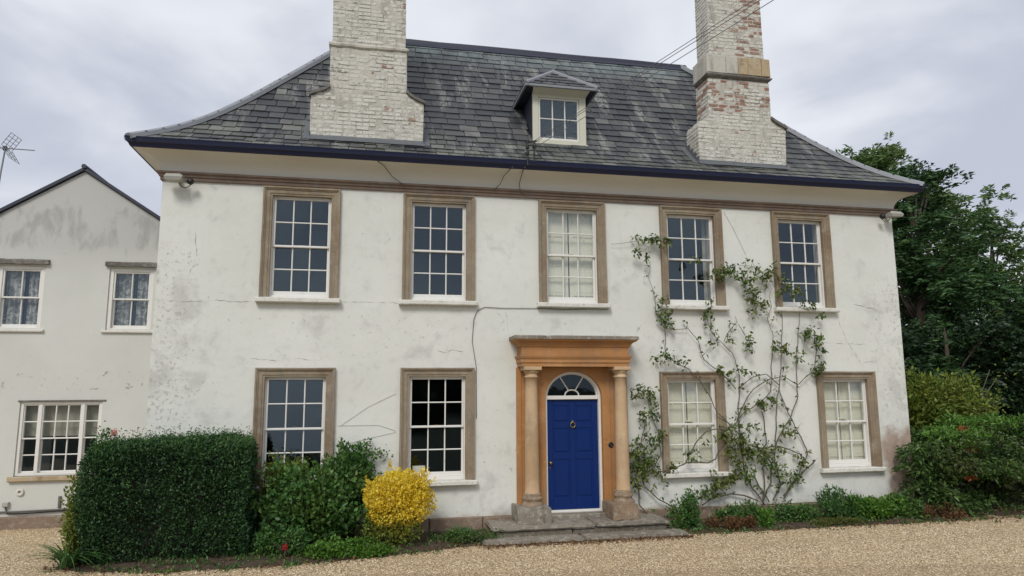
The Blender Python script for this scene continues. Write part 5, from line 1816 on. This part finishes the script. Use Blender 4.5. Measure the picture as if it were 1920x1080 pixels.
for k in range(16):
    u, v = random.uniform(0, 6.28), random.uniform(-0.2, 1.0)
    o = (0.47 + 0.36 * math.cos(u) * math.sqrt(max(0, 1 - v * v * 0.7)), -0.82 + 0.3 * math.sin(u), 0.70 + 0.30 * v)
    f_ = random.uniform(0.13, 0.24)
    a_, b_ = blob(o, (f_, f_, f_ * 0.9), 420, k, 0.35, 4, 0.7)
    Ps.append(a_); Ns.append(b_)
    for _ in range(3):
        d_ = np.array((math.cos(u) * 0.5 + random.gauss(0, .3), math.sin(u) * 0.5 + random.gauss(0, .3), 0.6 + v * 0.5)); d_ /= np.linalg.norm(d_)
        ln_ = random.uniform(0.05, 0.16)
        Ps.append(np.array(o) + d_ * (f_ + np.linspace(0, ln_, 9))[:, None]); Ns.append(np.repeat(d_[None], 9, 0))
leaf_obj('tip_growth', np.concatenate(Ps), 0.046, 0.028, G['yellow'], yb, nrm=np.concatenate(Ns))
Q, N = blob((0.40, -0.92, 0.32), (0.46, 0.36, 0.22), 1800, 4, 0.3, 4)
leaf_obj('lower_leaves', Q[Q[:, 2] > 0.05], 0.042, 0.026, G['olive'], yb, nrm=N[Q[:, 2] > 0.05])
bush('low_plant', 'low bright green plant at the gravel edge left of the yellow bush', 'plant', (-0.18, -1.28, 0.10), (0.58, 0.17, 0.17), 3200, 0.05, 0.032, G['bright'], 6, 0.3, 4, group='low plants along the bed edge')
bush('low_plant', 'dark low plant with a red flower in front of the leafy shrub', 'plant', (-1.12, -1.18, 0.22), (0.32, 0.2, 0.26), 1800, 0.05, 0.028, G['shrub'], 9, 0.3, 4, group='low plants along the bed edge')
fl_ = thing('red_flower', 'single small red flower low in front of the leafy shrub', 'flower', (-1.13, -1.38, 0.1))
P, N = blob((-1.13, -1.38, 0.20), (0.035, 0.03, 0.04), 60, 1, 0.1)
leaf_obj('petals', P, 0.03, 0.025, G['redp'], fl_, nrm=N)
stem_tubes('stem', [[Vector((-1.13, -1.36, 0.02)), Vector((-1.13, -1.38, 0.2))]], 'vine', fl_, 0.005, 0.004)
pk = thing('pink_rose', 'pink rose on a leafy stem above the left end of the hedge', 'flower', (-3.55, -0.8, 1.5))
P, N = blob((-3.62, -0.86, 1.81), (0.032, 0.032, 0.032), 70, 1, 0.1)
leaf_obj('petals', P, 0.035, 0.03, G['pink'], pk, nrm=N)
stem_tubes('stem', [[Vector((-3.5, -0.8, 1.45)), Vector((-3.6, -0.85, 1.68)), Vector((-3.62, -0.86, 1.8))], [Vector((-3.5, -0.8, 1.5)), Vector((-3.72, -0.85, 1.72)), Vector((-3.78, -0.85, 1.84))]], 'vine', pk, 0.008, 0.005)
P = np.array([(-3.74, -0.86, 1.78)]) + rng.normal(0, 1, (90, 3)) * np.array([0.06, 0.05, 0.06])
leaf_obj('leaf_spray', P, 0.045, 0.03, G['shoot'], pk)

def blades(name, label, cat, c, n, length, width, mat, lean=0.8, group=None):
    t = thing(name, label, cat, c, group)
    V, F = [], []
    for k in range(n):
        a = random.uniform(0, 2 * math.pi)
        L = length * random.uniform(0.6, 1.15)
        le = lean * random.uniform(0.5, 1.2)
        base = Vector(c) + Vector((math.cos(a), math.sin(a), 0)) * random.uniform(0, 0.08)
        d = Vector((math.cos(a), math.sin(a), 0)); s = Vector((-math.sin(a), math.cos(a), 0))
        o = len(V)
        K = 6
        for i in range(K + 1):
            u = i / K
            p = base + d * (L * le * u ** 1.4) + Vector((0, 0, L * (u - 0.75 * le * u * u)))
            w = width * (1 - u ** 2.2) * 0.5 + 0.0006
            V += [p - s * w, p + s * w]
        for i in range(K):
            F.append((o + 2 * i, o + 2 * i + 1, o + 2 * i + 3, o + 2 * i + 2))
    link('blades', np_mesh('blades', np.array([tuple(v) for v in V]), np.array(F), mat), t)
    return t
blades('strap_leaved_plant', 'strap leaved plant arching over the gravel at the left end of the hedge', 'plant', (-4.0, -1.15, 0.04), 85, 0.62, 0.024, G['shoot'], 0.95)
bush('leafy_shrub', 'narrow yellowish green shrub hugging the left face of the hedge', 'shrub', (-3.98, -0.95, 0.62), (0.14, 0.3, 0.62), 1600, 0.06, 0.03, G['olive'], 12, 0.35, 3.5)
blades('grassy_tuft', 'fine dark grassy tuft beside the left end of the steps', 'plant', (1.45, -0.62, 0.03), 420, 0.30, 0.010, G['shoot'], 0.75)
bush('low_plant', 'dark creeping plant between the yellow bush and the steps', 'plant', (1.55, -0.85, 0.10), (0.45, 0.22, 0.14), 1600, 0.035, 0.022, G['shrub'], 14, 0.3, 4, group='low plants along the bed edge')

# ------------------------------------------------------------------ climbers on the right
STEMS = [[(7.329, 0.342), (7.512, 0.614), (7.429, 1.013), (7.451, 1.343), (7.516, 1.992), (7.614, 2.451), (7.705, 3.129), (7.766, 3.685), (7.719, 4.005), (7.597, 4.399), (7.383, 4.624), (7.172, 4.712), (6.891, 4.725)], [(6.597, 1.681), (6.885, 1.96), (7.226, 2.144), (7.416, 2.332), (7.449, 2.492), (7.496, 3.037), (7.532, 3.414), (7.427, 3.711), (7.566, 3.94), (7.5, 4.136), (7.59, 4.305)], [(7.443, 1.226), (7.525, 1.459), (7.81, 1.869), (7.994, 2.238), (7.99, 2.49), (7.997, 2.916), (8.077, 3.378), (8.134, 3.69), (8.169, 4.014)], [(7.609, 2.371), (7.698, 2.04), (7.885, 1.66), (8.113, 1.24), (8.105, 1.142), (7.865, 0.758), (7.564, 0.41)], [(6.756, 2.376), (7.066, 2.603), (7.347, 2.643), (7.614, 2.451)], [(6.689, 1.777), (6.825, 2.05), (7.052, 2.374), (7.431, 2.562), (7.714, 2.602), (7.987, 2.449), (8.288, 2.661), (8.405, 2.835), (8.484, 3.258)], [(6.728, 1.514), (6.728, 1.884), (6.778, 2.376), (6.775, 2.703), (6.673, 3.043), (6.465, 3.243), (6.266, 3.402), (6.2, 3.592), (6.177, 4.007)], [(6.51, 3.263), (6.573, 3.405), (6.806, 3.63), (6.768, 3.742)], [(6.804, 3.59), (6.958, 3.378)], [(5.4, 3.482), (5.795, 3.487), (5.968, 3.289), (6.079, 2.912), (6.341, 2.743), (6.558, 2.545), (6.691, 2.376)], [(5.169, 3.798), (5.338, 3.531), (5.329, 3.037), (5.542, 2.832), (5.761, 2.744), (6.016, 2.498), (6.184, 2.213), (6.298, 1.929), (6.515, 1.76), (6.597, 1.681)], [(5.226, 3.649), (5.169, 3.798), (5.148, 4.087), (5.044, 4.427), (5.086, 4.722), (4.988, 4.942), (5.044, 5.036)], [(4.328, 5.051), (4.696, 5.095), (5.017, 5.158)], [(4.987, 0.891), (5.379, 0.954), (5.643, 1.06), (6.083, 1.048), (6.224, 1.111), (6.297, 1.301), (6.475, 1.412)], [(5.643, 1.06), (5.835, 1.378), (6.058, 1.613), (6.241, 1.648), (6.485, 1.605)], [(7.016, 0.354), (6.752, 0.439), (6.488, 0.486), (6.05, 0.389), (5.91, 0.31)], [(7.151, 0.273), (6.941, 0.547), (6.818, 0.837), (6.753, 1.194), (6.728, 1.514), (6.597, 1.681)], [(7.112, 0.341), (7.306, 0.659), (7.371, 0.975), (7.17, 1.262), (6.882, 1.365)], [(7.561, 0.372), (7.862, 0.719), (8.267, 1.04)], [(7.214, 1.956), (7.265, 1.709), (7.263, 1.347), (7.17, 1.262)], [(7.17, 1.262), (7.449, 1.324), (7.721, 1.249), (7.993, 1.145)], [(7.251, 0.317), (7.104, 0.56), (6.977, 0.784)], [(7.122, 0.321), (7.189, 0.701), (7.161, 0.943)]]
LEAVES = [(5.062, 5.155, 0.376, 0.103, 60), (4.788, 4.921, 0.074, 0.122, 14), (4.976, 4.826, 0.063, 0.081, 8), (5.33, 5.166, 0.129, 0.082, 20), (5.307, 3.768, 0.149, 0.25, 70), (5.349, 2.978, 0.232, 0.098, 55), (6.193, 3.661, 0.098, 0.222, 45), (6.22, 3.985, 0.055, 0.061, 8), (6.457, 2.683, 0.141, 0.119, 40), (6.97, 3.215, 0.089, 0.172, 35), (6.279, 3.21, 0.097, 0.05, 14), (6.619, 3.253, 0.066, 0.06, 8), (7.559, 3.158, 0.203, 0.092, 35), (7.711, 3.067, 0.068, 0.071, 14), (8.012, 2.987, 0.057, 0.143, 20), (8.287, 3.441, 0.173, 0.135, 50), (8.432, 3.225, 0.116, 0.155, 50), (8.464, 2.742, 0.174, 0.113, 55), (6.444, 4.502, 0.222, 0.155, 60), (6.729, 4.634, 0.157, 0.093, 40), (6.966, 4.474, 0.226, 0.188, 65), (7.061, 4.186, 0.113, 0.187, 35), (7.229, 3.994, 0.227, 0.124, 60), (7.174, 3.828, 0.068, 0.082, 12), (7.551, 4.594, 0.23, 0.158, 60), (7.39, 4.391, 0.114, 0.084, 18), (7.918, 4.247, 0.232, 0.126, 55), (8.302, 3.962, 0.187, 0.094, 28), (8.478, 3.818, 0.105, 0.073, 12), (6.828, 2.683, 0.088, 0.12, 14), (6.01, 4.839, 0.132, 0.052, 14), (7.301, 2.124, 0.222, 0.129, 50), (7.632, 1.586, 0.178, 0.079, 30), (6.578, 1.537, 0.324, 0.194, 110), (6.602, 1.199, 0.323, 0.212, 120), (6.68, 0.882, 0.258, 0.191, 90), (6.971, 1.229, 0.218, 0.116, 50), (7.233, 1.068, 0.153, 0.136, 50), (6.179, 0.66, 0.317, 0.169, 90), (6.425, 0.699, 0.212, 0.133, 50), (5.995, 0.544, 0.209, 0.112, 40), (7.913, 1.002, 0.157, 0.117, 30), (7.807, 0.762, 0.133, 0.116, 26), (7.494, 0.858, 0.087, 0.242, 40), (7.372, 1.181, 0.11, 0.146, 30), (5.799, 1.266, 0.158, 0.19, 22), (5.475, 0.991, 0.186, 0.075, 18), (6.232, 1.476, 0.213, 0.096, 20), (7.053, 1.675, 0.153, 0.078, 14), (6.852, 1.971, 0.087, 0.079, 8), (7.373, 0.698, 0.131, 0.192, 26)]
STEMS2 = [[(5.085, 0.096), (4.876, 0.159), (4.712, 0.357), (4.702, 0.67), (4.763, 0.963)], [(5.428, 0.256), (5.098, 0.426), (4.833, 0.665), (4.78, 0.87)], [(4.76, 0.871), (5.016, 0.956), (5.16, 1.233), (5.113, 1.611), (4.983, 1.993), (4.942, 2.281)], [(4.76, 0.871), (4.732, 1.243), (4.836, 1.616), (4.918, 1.899)], [(5.135, 0.075), (5.24, 0.163), (5.428, 0.256)]]
LEAVES2 = [(4.854, 2.31, 0.258, 0.106, 60), (4.922, 1.901, 0.205, 0.132, 55), (5.011, 1.55, 0.226, 0.075, 35), (4.797, 1.264, 0.244, 0.224, 120), (4.718, 1.015, 0.222, 0.241, 160), (4.639, 0.75, 0.09, 0.074, 20), (5.041, 2.089, 0.104, 0.115, 14), (5.086, 1.379, 0.082, 0.113, 16), (5.148, 0.864, 0.123, 0.149, 16)]

def climber(name, label, base, stems, clumps, y0, mat, thick):
    t = thing(name, label, 'climbing plant', base)
    twigs, strays = [], []
    for s_ in stems:
        p = resample(s_, 0.07)
        ph = random.uniform(0, 6)
        pts = []
        for i, (x_, z_) in enumerate(p):
            pts.append(Vector((x_ + 0.008 * math.sin(i * 1.3 + ph), y0 - 0.03 * abs(math.sin(i * 0.21 + ph)) - (0.10 * max(0, 0.5 - z_)), z_ + 0.006 * math.sin(i * 0.9 + ph))))
        hi = max(q.z for q in pts)
        r_ = [max(0.0035, thick * (1.2 - 0.21 * q.z)) * random.uniform(0.9, 1.12) for q in pts]
        MB().tube(pts, r_, 6).build('stem', 'vine', t, smooth=True, fix=False)
        # fine side twigs with a few leaves each
        for k_ in range(2, len(pts) - 1, 3):
            if random.random() < 0.6:
                e_ = pts[k_] + Vector((random.uniform(-0.16, 0.16), -random.uniform(0.01, 0.08), random.uniform(-0.05, 0.15)))
                twigs.append([pts[k_], pts[k_].lerp(e_, 0.6) + Vector((0, 0, 0.015)), e_])
                for _ in range(random.randrange(1, 6)):
                    strays.append(np.array(pts[k_].lerp(e_, random.uniform(0.5, 1.05))) + rng.normal(0, 0.012, 3))
    stem_tubes('twigs', twigs, 'vine', t, 0.0035, 0.0018, 4)['kind'] = 'stuff'
    ALL = [np.array(strays)]
    for (x_, z_, rx, rz, n) in clumps:
        n = int(n * 1.9)
        m_ = max(2, n // 9)
        cen = np.stack([rng.normal(0, 0.55, m_) * rx, -np.abs(rng.normal(0, 0.5, m_)) * 0.10, rng.normal(0, 0.55, m_) * rz], 1)
        P = cen[rng.integers(0, m_, n)] + rng.normal(0, 1, (n, 3)) * np.array([0.035, 0.03, 0.035])
        P += np.array([x_, y0 - 0.06, z_])
        ALL.append(P)
    leaf_obj('foliage', np.concatenate(ALL), 0.074, 0.044, mat, t, up=-0.25, droop=0.15)
    return t
climber('climbing_rose', 'sparse climbing rose trained over the wall between the right hand windows', (6.9, -0.1, 0.05), STEMS, LEAVES, -0.06, G['rose'], 0.0125)
climber('climbing_rose', 'bushy climber on the wall close beside the right door column', (5.2, -0.1, 0.05), STEMS2, LEAVES2, -0.07, G['rose'], 0.010)

# bed plants below the climber
bush('bed_shrub', 'small dark shrub with reddish tips beside the right end of the steps', 'shrub', (5.42, -0.62, 0.30), (0.30, 0.28, 0.36), 2600, 0.055, 0.028, G['shrub'], 21, 0.35, 3.5, group='plants in the right hand bed')
bush('bed_plant', 'dry brown plant right of the small dark shrub by the steps', 'plant', (6.05, -0.78, 0.10), (0.42, 0.2, 0.16), 1300, 0.06, 0.02, G['dead'], 22, 0.35, 4, group='plants in the right hand bed')
bush('bed_plant', 'dark leafy plant at the foot of the climbing rose', 'plant', (6.55, -0.5, 0.22), (0.5, 0.3, 0.24), 2200, 0.055, 0.03, G['shrub'], 23, 0.35, 4, group='plants in the right hand bed')
bush('bed_plant', 'bright green plant in front of the foot of the climbing rose', 'plant', (6.75, -0.78, 0.17), (0.19, 0.15, 0.17), 800, 0.055, 0.038, G['bright'], 24, 0.3, 4, group='plants in the right hand bed')
bush('bed_plant', 'dark spreading plant just right of the foot of the climbing rose', 'plant', (7.45, -0.5, 0.20), (0.45, 0.3, 0.22), 1900, 0.055, 0.03, G['shrub'], 25, 0.35, 4, group='plants in the right hand bed')
bush('bed_plant', 'upright leafy plant under the left edge of the lower right window', 'plant', (8.42, -0.45, 0.30), (0.30, 0.22, 0.28), 1700, 0.085, 0.026, G['shoot'], 26, 0.3, 4, up=1.2, group='plants in the right hand bed')
bush('bed_plant', 'low mossy yellow green mat at the gravel edge right of the rose', 'plant', (8.0, -0.84, 0.07), (0.55, 0.14, 0.06), 1700, 0.03, 0.02, G['moss'], 27, 0.3, 4, group='plants in the right hand bed')
bush('bed_plant', 'broad bluish green plant below the lower right window', 'plant', (9.15, -0.62, 0.22), (0.42, 0.26, 0.24), 2000, 0.075, 0.04, G['bright'], 28, 0.3, 4, group='plants in the right hand bed')
bush('bed_plant', 'dark leafy plant below the right end of the lower right window', 'plant', (9.75, -0.6, 0.22), (0.36, 0.26, 0.24), 1800, 0.065, 0.036, G['shrub'], 29, 0.3, 4, group='plants in the right hand bed')
bush('bed_plant', 'low reddish brown plant at the foot of the big layered shrub', 'plant', (10.3, -0.75, 0.12), (0.4, 0.2, 0.14), 1300, 0.05, 0.026, G['dead'], 30, 0.3, 4, group='plants in the right hand bed')

# big layered shrub at the house corner
lb = thing('layered_shrub', 'big dark layered shrub with bright green top and red leaves right of the house', 'shrub', (12.0, 0.3, 0))
PP, NN = [], []
for k in range(60):
    cx = random.uniform(10.25, 15.2)
    cy = random.uniform(-0.75, 1.2)
    if cx < 10.75:
        cy = random.uniform(-0.6, -0.3)
    top = 1.72 - 0.45 * max(0, 10.9 - cx) + 0.08 * math.sin(cx * 2.1)
    cz = random.uniform(0.28, top - 0.15)
    rx = random.uniform(0.35, 0.8)
    n = 520
    u, v = rng.uniform(0, 6.283, n), np.sqrt(rng.random(n))
    P = np.stack([cx + rx * v * np.cos(u), cy + 0.42 * v * np.sin(u), cz + rng.normal(0, 0.035, n) - 0.16 * v ** 2 + 0.05 * np.sin(u * 5 + k)], 1)
    PP.append(P); NN.append(np.stack([np.cos(u) * v, np.sin(u) * v, 0 * u], 1))
P, N = np.concatenate(PP), np.concatenate(NN)
ok = (P[:, 2] > 0.12) & ((P[:, 0] > 10.47) | (P[:, 1] < -0.08))
leaf_obj('foliage', P[ok], 0.10, 0.042, G['bushR'], lb, nrm=N[ok] * 1.2, up=0.15, spread=0.6, droop=0.25)
PP = []
for k in range(22):
    cx = random.uniform(11.5, 15.0) if k > 5 else random.uniform(10.7, 11.6)
    n, rx = 230, random.uniform(0.3, 0.65)
    u, v = rng.uniform(0, 6.283, n), np.sqrt(rng.random(n))
    cy, cz = random.uniform(-0.55, 0.6), 1.70 + 0.08 * math.sin(cx * 2.1) - 0.25 * max(0, 11.2 - cx) + random.uniform(-0.32, 0.12)
    PP.append(np.stack([cx + rx * v * np.cos(u), cy + 0.4 * v * np.sin(u), cz + rng.normal(0, 0.03, n) - 0.12 * v ** 2], 1))
leaf_obj('top_growth', np.concatenate(PP), 0.09, 0.036, G['bright'], lb, up=0.5)
for c in ((11.1, -0.62, 1.60), (11.15, -0.72, 1.22), (11.0, -0.72, 0.70)):
    P, N = blob(c, (0.13, 0.08, 0.035), 34, 3, 0.3)
    leaf_obj('red_leaves', P, 0.075, 0.03, G['red'], lb, up=0.5)
lines = []
for k in range(16):
    a = random.uniform(0, 6.28)
    b0 = Vector((12.1 + random.uniform(-1.4, 2.4), 0.5 + random.uniform(-0.5, 0.6), 0.0))
    lines.append([b0, b0 + Vector((math.cos(a) * 0.2, math.sin(a) * 0.2, 0.6)), b0 + Vector((math.cos(a) * 0.6, math.sin(a) * 0.4, 1.35))])
stem_tubes('stems', lines, 'bark', lb, 0.03, 0.008)
ub = bush('tall_shrub', 'yellowish shrub with a bare twig rising behind the big layered shrub', 'shrub', (12.1, 1.1, 2.0), (1.25, 0.6, 0.72), 5200, 0.11, 0.05, G['olive'], 41, 0.45, 2.6, 0.3)
stem_tubes('bare_twig', [[Vector((12.9, 0.9, 1.6)), Vector((13.2, 0.85, 1.9)), Vector((13.05, 0.8, 2.3)), Vector((13.3, 0.8, 2.75))], [Vector((13.1, 0.8, 2.2)), Vector((13.45, 0.8, 2.55))], [Vector((13.2, 0.85, 1.95)), Vector((12.9, 0.85, 1.85))]], 'vine', ub, 0.014, 0.006)
P = np.array([(13.35, 0.8, 2.3)]) + rng.normal(0, 1, (60, 3)) * np.array([0.25, 0.1, 0.3])
leaf_obj('twig_leaves', P, 0.09, 0.04, G['olive'], ub, up=-0.2)

# ------------------------------------------------------------------ trees behind on the right
def tree(name, label, base, h, crowns, mat, n, L, Wd, trunk_r=0.16, seed=0, group='trees beyond the house', droop=0.1, clump=0.42, limbs=9):
    """crowns: list of (centre offset xyz, radii). Leaves gather in clumps at the ends of real limbs."""
    rs = random.Random(seed)
    t = thing(name, label, 'tree', base, group)
    B = Vector(base)
    mid = B + Vector((rs.uniform(-0.3, 0.3), rs.uniform(-0.3, 0.3), h * 0.45))
    topv = B + Vector((crowns[0][0][0] * 0.6, crowns[0][0][1] * 0.6, h * 0.86))
    m = MB()
    trunk_pts = [B + Vector((0, 0, -0.1)), B.lerp(mid, 0.5) + Vector((rs.uniform(-0.15, 0.15), 0, 0)), mid, mid.lerp(topv, 0.5) + Vector((rs.uniform(-0.2, 0.2), 0, 0)), topv]
    m.tube(trunk_pts, [trunk_r * 1.25, trunk_r, trunk_r * 0.8, trunk_r * 0.5, trunk_r * 0.15], 8)
    m.build('trunk', 'bark', t, smooth=True, fix=False)
    lim = MB()
    ends = []
    tot = sum(r_[0] * r_[1] * r_[2] for _, r_ in crowns)
    for off, rad in crowns:
        C_ = B + Vector(off)
        k_n = max(9, int(80 * (rad[0] * rad[1] * rad[2]) / tot))
        for k in range(k_n):
            u, v = rs.uniform(0, 2 * math.pi), math.acos(rs.uniform(-0.9, 1))
            q = rs.uniform(0.35, 1.0) ** 0.6
            e = C_ + Vector((math.cos(u) * math.sin(v) * rad[0] * q, math.sin(u) * math.sin(v) * rad[1] * q, math.cos(v) * rad[2] * q))
            ends.append(e)
            z0 = min(max(e.z - rs.uniform(0.8, 2.2), B.z + h * 0.18), B.z + h * 0.8)
            tt = (z0 - B.z) / (h * 0.86)
            st_ = (B.lerp(mid, min(1, tt / 0.52)) if tt < 0.52 else mid.lerp(topv, min(1, (tt - 0.52) / 0.48)))
            if k % 2 == 0:
                lim.tube([st_, st_.lerp(e, 0.5) + Vector((0, 0, 0.15)), e], [trunk_r * 0.28, trunk_r * 0.14, 0.008], 5)
    lim.build('limbs', 'bark', t, smooth=True, fix=False)
    E_ = np.array([tuple(e) for e in ends])
    # every limb end carries a fan of drooping twigs; leaves sit in two ranks along each twig
    per = 16
    ntw = max(len(E_) * 3, n // per)
    st_ = E_[rng.integers(0, len(E_), ntw)] + rng.normal(0, clump * 0.75, (ntw, 3)) * np.array([1, 1, 0.75])
    out = st_ - (np.array(tuple(B)) + np.array([0, 0, h * 0.55]))
    out /= np.linalg.norm(out, axis=1)[:, None] + 1e-6
    d = out * 0.8 + rng.normal(0, 0.6, (ntw, 3)) + np.array([0, 0, 0.25])
    d /= np.linalg.norm(d, axis=1)[:, None]
    tl = clump * rng.uniform(0.9, 2.0, ntw)
    u = np.linspace(0.08, 1.0, per)
    P = st_[:, None] + d[:, None] * (tl[:, None] * u)[..., None]
    P[..., 2] -= (tl[:, None] * u ** 2) * 0.38
    side = np.cross(d, np.array([0, 0, 1.0])); side /= np.linalg.norm(side, axis=1)[:, None] + 1e-6
    sg = np.where(np.arange(per) % 2 == 0, 1.0, -1.0)
    N = (d[:, None] * 0.7 + side[:, None] * sg[None, :, None] * 1.3)
    leaf_obj('crown', P.reshape(-1, 3), L, Wd, mat, t, nrm=N.reshape(-1, 3), spread=0.32, up=-0.15, droop=droop)
    return t
tree('ash_tree', 'feathery light green tree rising behind the right end of the roof', (17.2, 8.5, 0), 10.5, [((0.0, 0, 8.6), (1.9, 1.6, 1.9)), ((-1.5, 0, 7.6), (1.2, 1.2, 1.6)), ((1.0, 0, 8.7), (1.3, 1.2, 1.3)), ((2.2, 0, 7.7), (1.3, 1.2, 1.3)), ((-1.0, 0, 9.2), (1.1, 1.0, 1.0)), ((0.0, -0.6, 5.6), (2.2, 1.5, 1.6))], G['tree_mid'], 38000, 0.20, 0.055, 0.17, 3, clump=0.34)
tree('dark_tree', 'dense dark tree close behind the right corner of the house', (16.0, 5.6, 0), 8.9, [((0.3, 0, 6.4), (1.7, 1.6, 1.6)), ((0.7, 0.4, 8.1), (1.3, 1.0, 1.0)), ((-1.2, 0.2, 5.0), (1.8, 1.6, 2.0)), ((1.3, -0.5, 4.2), (2.0, 1.5, 1.6)), ((-0.6, -0.5, 2.6), (2.4, 1.5, 1.7))], G['tree_dark'], 34000, 0.19, 0.06, 0.2, 5, clump=0.34)
tree('ash_tree', 'pointed feathery tree with gaps of sky near the right edge', (21.2, 8.0, 0), 9.3, [((0.5, 0, 8.0), (0.9, 0.9, 1.3)), ((0.2, 0, 6.6), (1.7, 1.4, 1.3)), ((-0.6, 0, 5.0), (1.9, 1.4, 1.0)), ((0.8, 0, 4.2), (1.5, 1.2, 1.0))], G['tree_mid'], 15000, 0.19, 0.055, 0.14, 7, clump=0.27)
tree('dark_tree', 'dark tree standing in the middle of the tree group', (18.9, 7.2, 0), 7.6, [((-0.3, 0, 5.9), (1.4, 1.4, 1.2)), ((-0.9, 0, 3.9), (1.6, 1.3, 1.2)), ((0.9, -0.3, 2.5), (2.2, 1.4, 1.6))], G['tree_mid'], 13000, 0.19, 0.065, 0.15, 9, clump=0.32)
tree('small_tree', 'shorter tree at the right edge of the picture', (23.2, 8.5, 0), 6.8, [((0, 0, 5.2), (1.7, 1.4, 1.4)), ((0.4, 0, 3.6), (1.9, 1.4, 1.3)), ((0, 0, 2.0), (2.0, 1.4, 1.2))], G['tree_mid'], 16000, 0.15, 0.06, 0.12, 11)
tree('evergreen_tree', 'low dark evergreen filling the gap above the layered shrub', (15.2, 3.9, 0), 4.6, [((0, 0, 3.0), (2.0, 1.1, 1.3)), ((1.6, 0.4, 2.6), (1.7, 1.1, 1.2)), ((-1.6, 0.4, 2.4), (1.6, 1.1, 1.4)), ((0.6, 0, 1.3), (3.0, 1.2, 1.1))], G['ever'], 30000, 0.13, 0.07, 0.13, 13, clump=0.36)
tree('evergreen_tree', 'dark evergreen at the right edge behind the layered shrub', (19.4, 4.6, 0), 5.4, [((0, 0, 3.4), (2.0, 1.2, 1.7)), ((0.6, 0, 1.7), (2.6, 1.2, 1.4))], G['ever'], 22000, 0.13, 0.07, 0.13, 15, clump=0.36)
tree('evergreen_tree', 'far dark evergreen closing the view behind the tree group', (20.5, 13.0, 0), 5.4, [((0, 0, 2.9), (4.2, 1.4, 1.6)), ((3.0, 0, 2.6), (3.2, 1.4, 1.9)), ((-3.0, 0, 2.6), (3.2, 1.4, 1.9))], G['ever'], 22000, 0.2, 0.1, 0.16, 17, clump=0.5)
# trees across the drive, seen only as dark mirror images in the panes
tree('lawn_tree', 'dark tree across the drive mirrored in the black panes above the yellow bush', (4.8, -34.0, 0), 6.5, [((0, 0, 4.4), (3.2, 2.4, 1.6)), ((-1.6, 0, 2.8), (2.6, 2.4, 1.8)), ((1.8, 0, 2.6), (2.8, 2.4, 1.8)), ((0, 0, 1.4), (3.6, 2.4, 1.4))], G['ever'], 16000, 0.42, 0.24, 0.35, 19, group='trees across the drive', clump=0.8)

def bed_scatter(n, deep, lo, hi):
    X = rng.uniform(-4.3, 14, n)
    E0 = np.interp(X, [p_[0] for p_ in fl], [p_[1] for p_ in fl], right=-1.0)
    steps_ = (X > 1.75) & (X < 5.2)
    Y = np.where(rng.random(n) < deep, E0 + rng.uniform(0.0, 0.95, n), E0 - np.abs(rng.normal(0, 0.13, n)) + 0.06)
    Y = np.where(steps_, -1.12 - np.abs(rng.normal(0, 0.10, n)), Y)
    Z = np.where(Y > E0 + 0.02, -0.005 + 0.07 * np.clip((Y - E0) / np.maximum(0.2, -E0) * 4, 0, 1), 0.012) + rng.uniform(lo, hi, n)
    return np.stack([X, Y, Z], 1)
P = bed_scatter(3200, 0.72, 0.004, 0.02)
li = leaf_obj('leaf_litter', P, 0.045, 0.026, G['dead'], None, up=0.0, spread=0.5, nrm=np.stack([rng.normal(0, 1, len(P)), rng.normal(0, 1, len(P)), 0 * P[:, 0]], 1))
tag(li, 'fallen brown leaves scattered over the beds and along the gravel edge', 'leaf litter')
X = rng.uniform(-4.1, 13.5, 150)
C0 = bed_scatter(700, 0.9, 0.0, 0.0)
C0 = C0[((C0[:, 0] < 1.75) | (C0[:, 0] > 5.25))]
P = np.repeat(C0, 9, 0) + rng.normal(0, 1, (len(C0) * 9, 3)) * np.array([0.05, 0.04, 0.0])
we = leaf_obj('bed_weeds', P, 0.055, 0.026, G['shrub'], None, up=0.9)
tag(we, 'small green weeds growing through the soil of the beds', 'weeds')
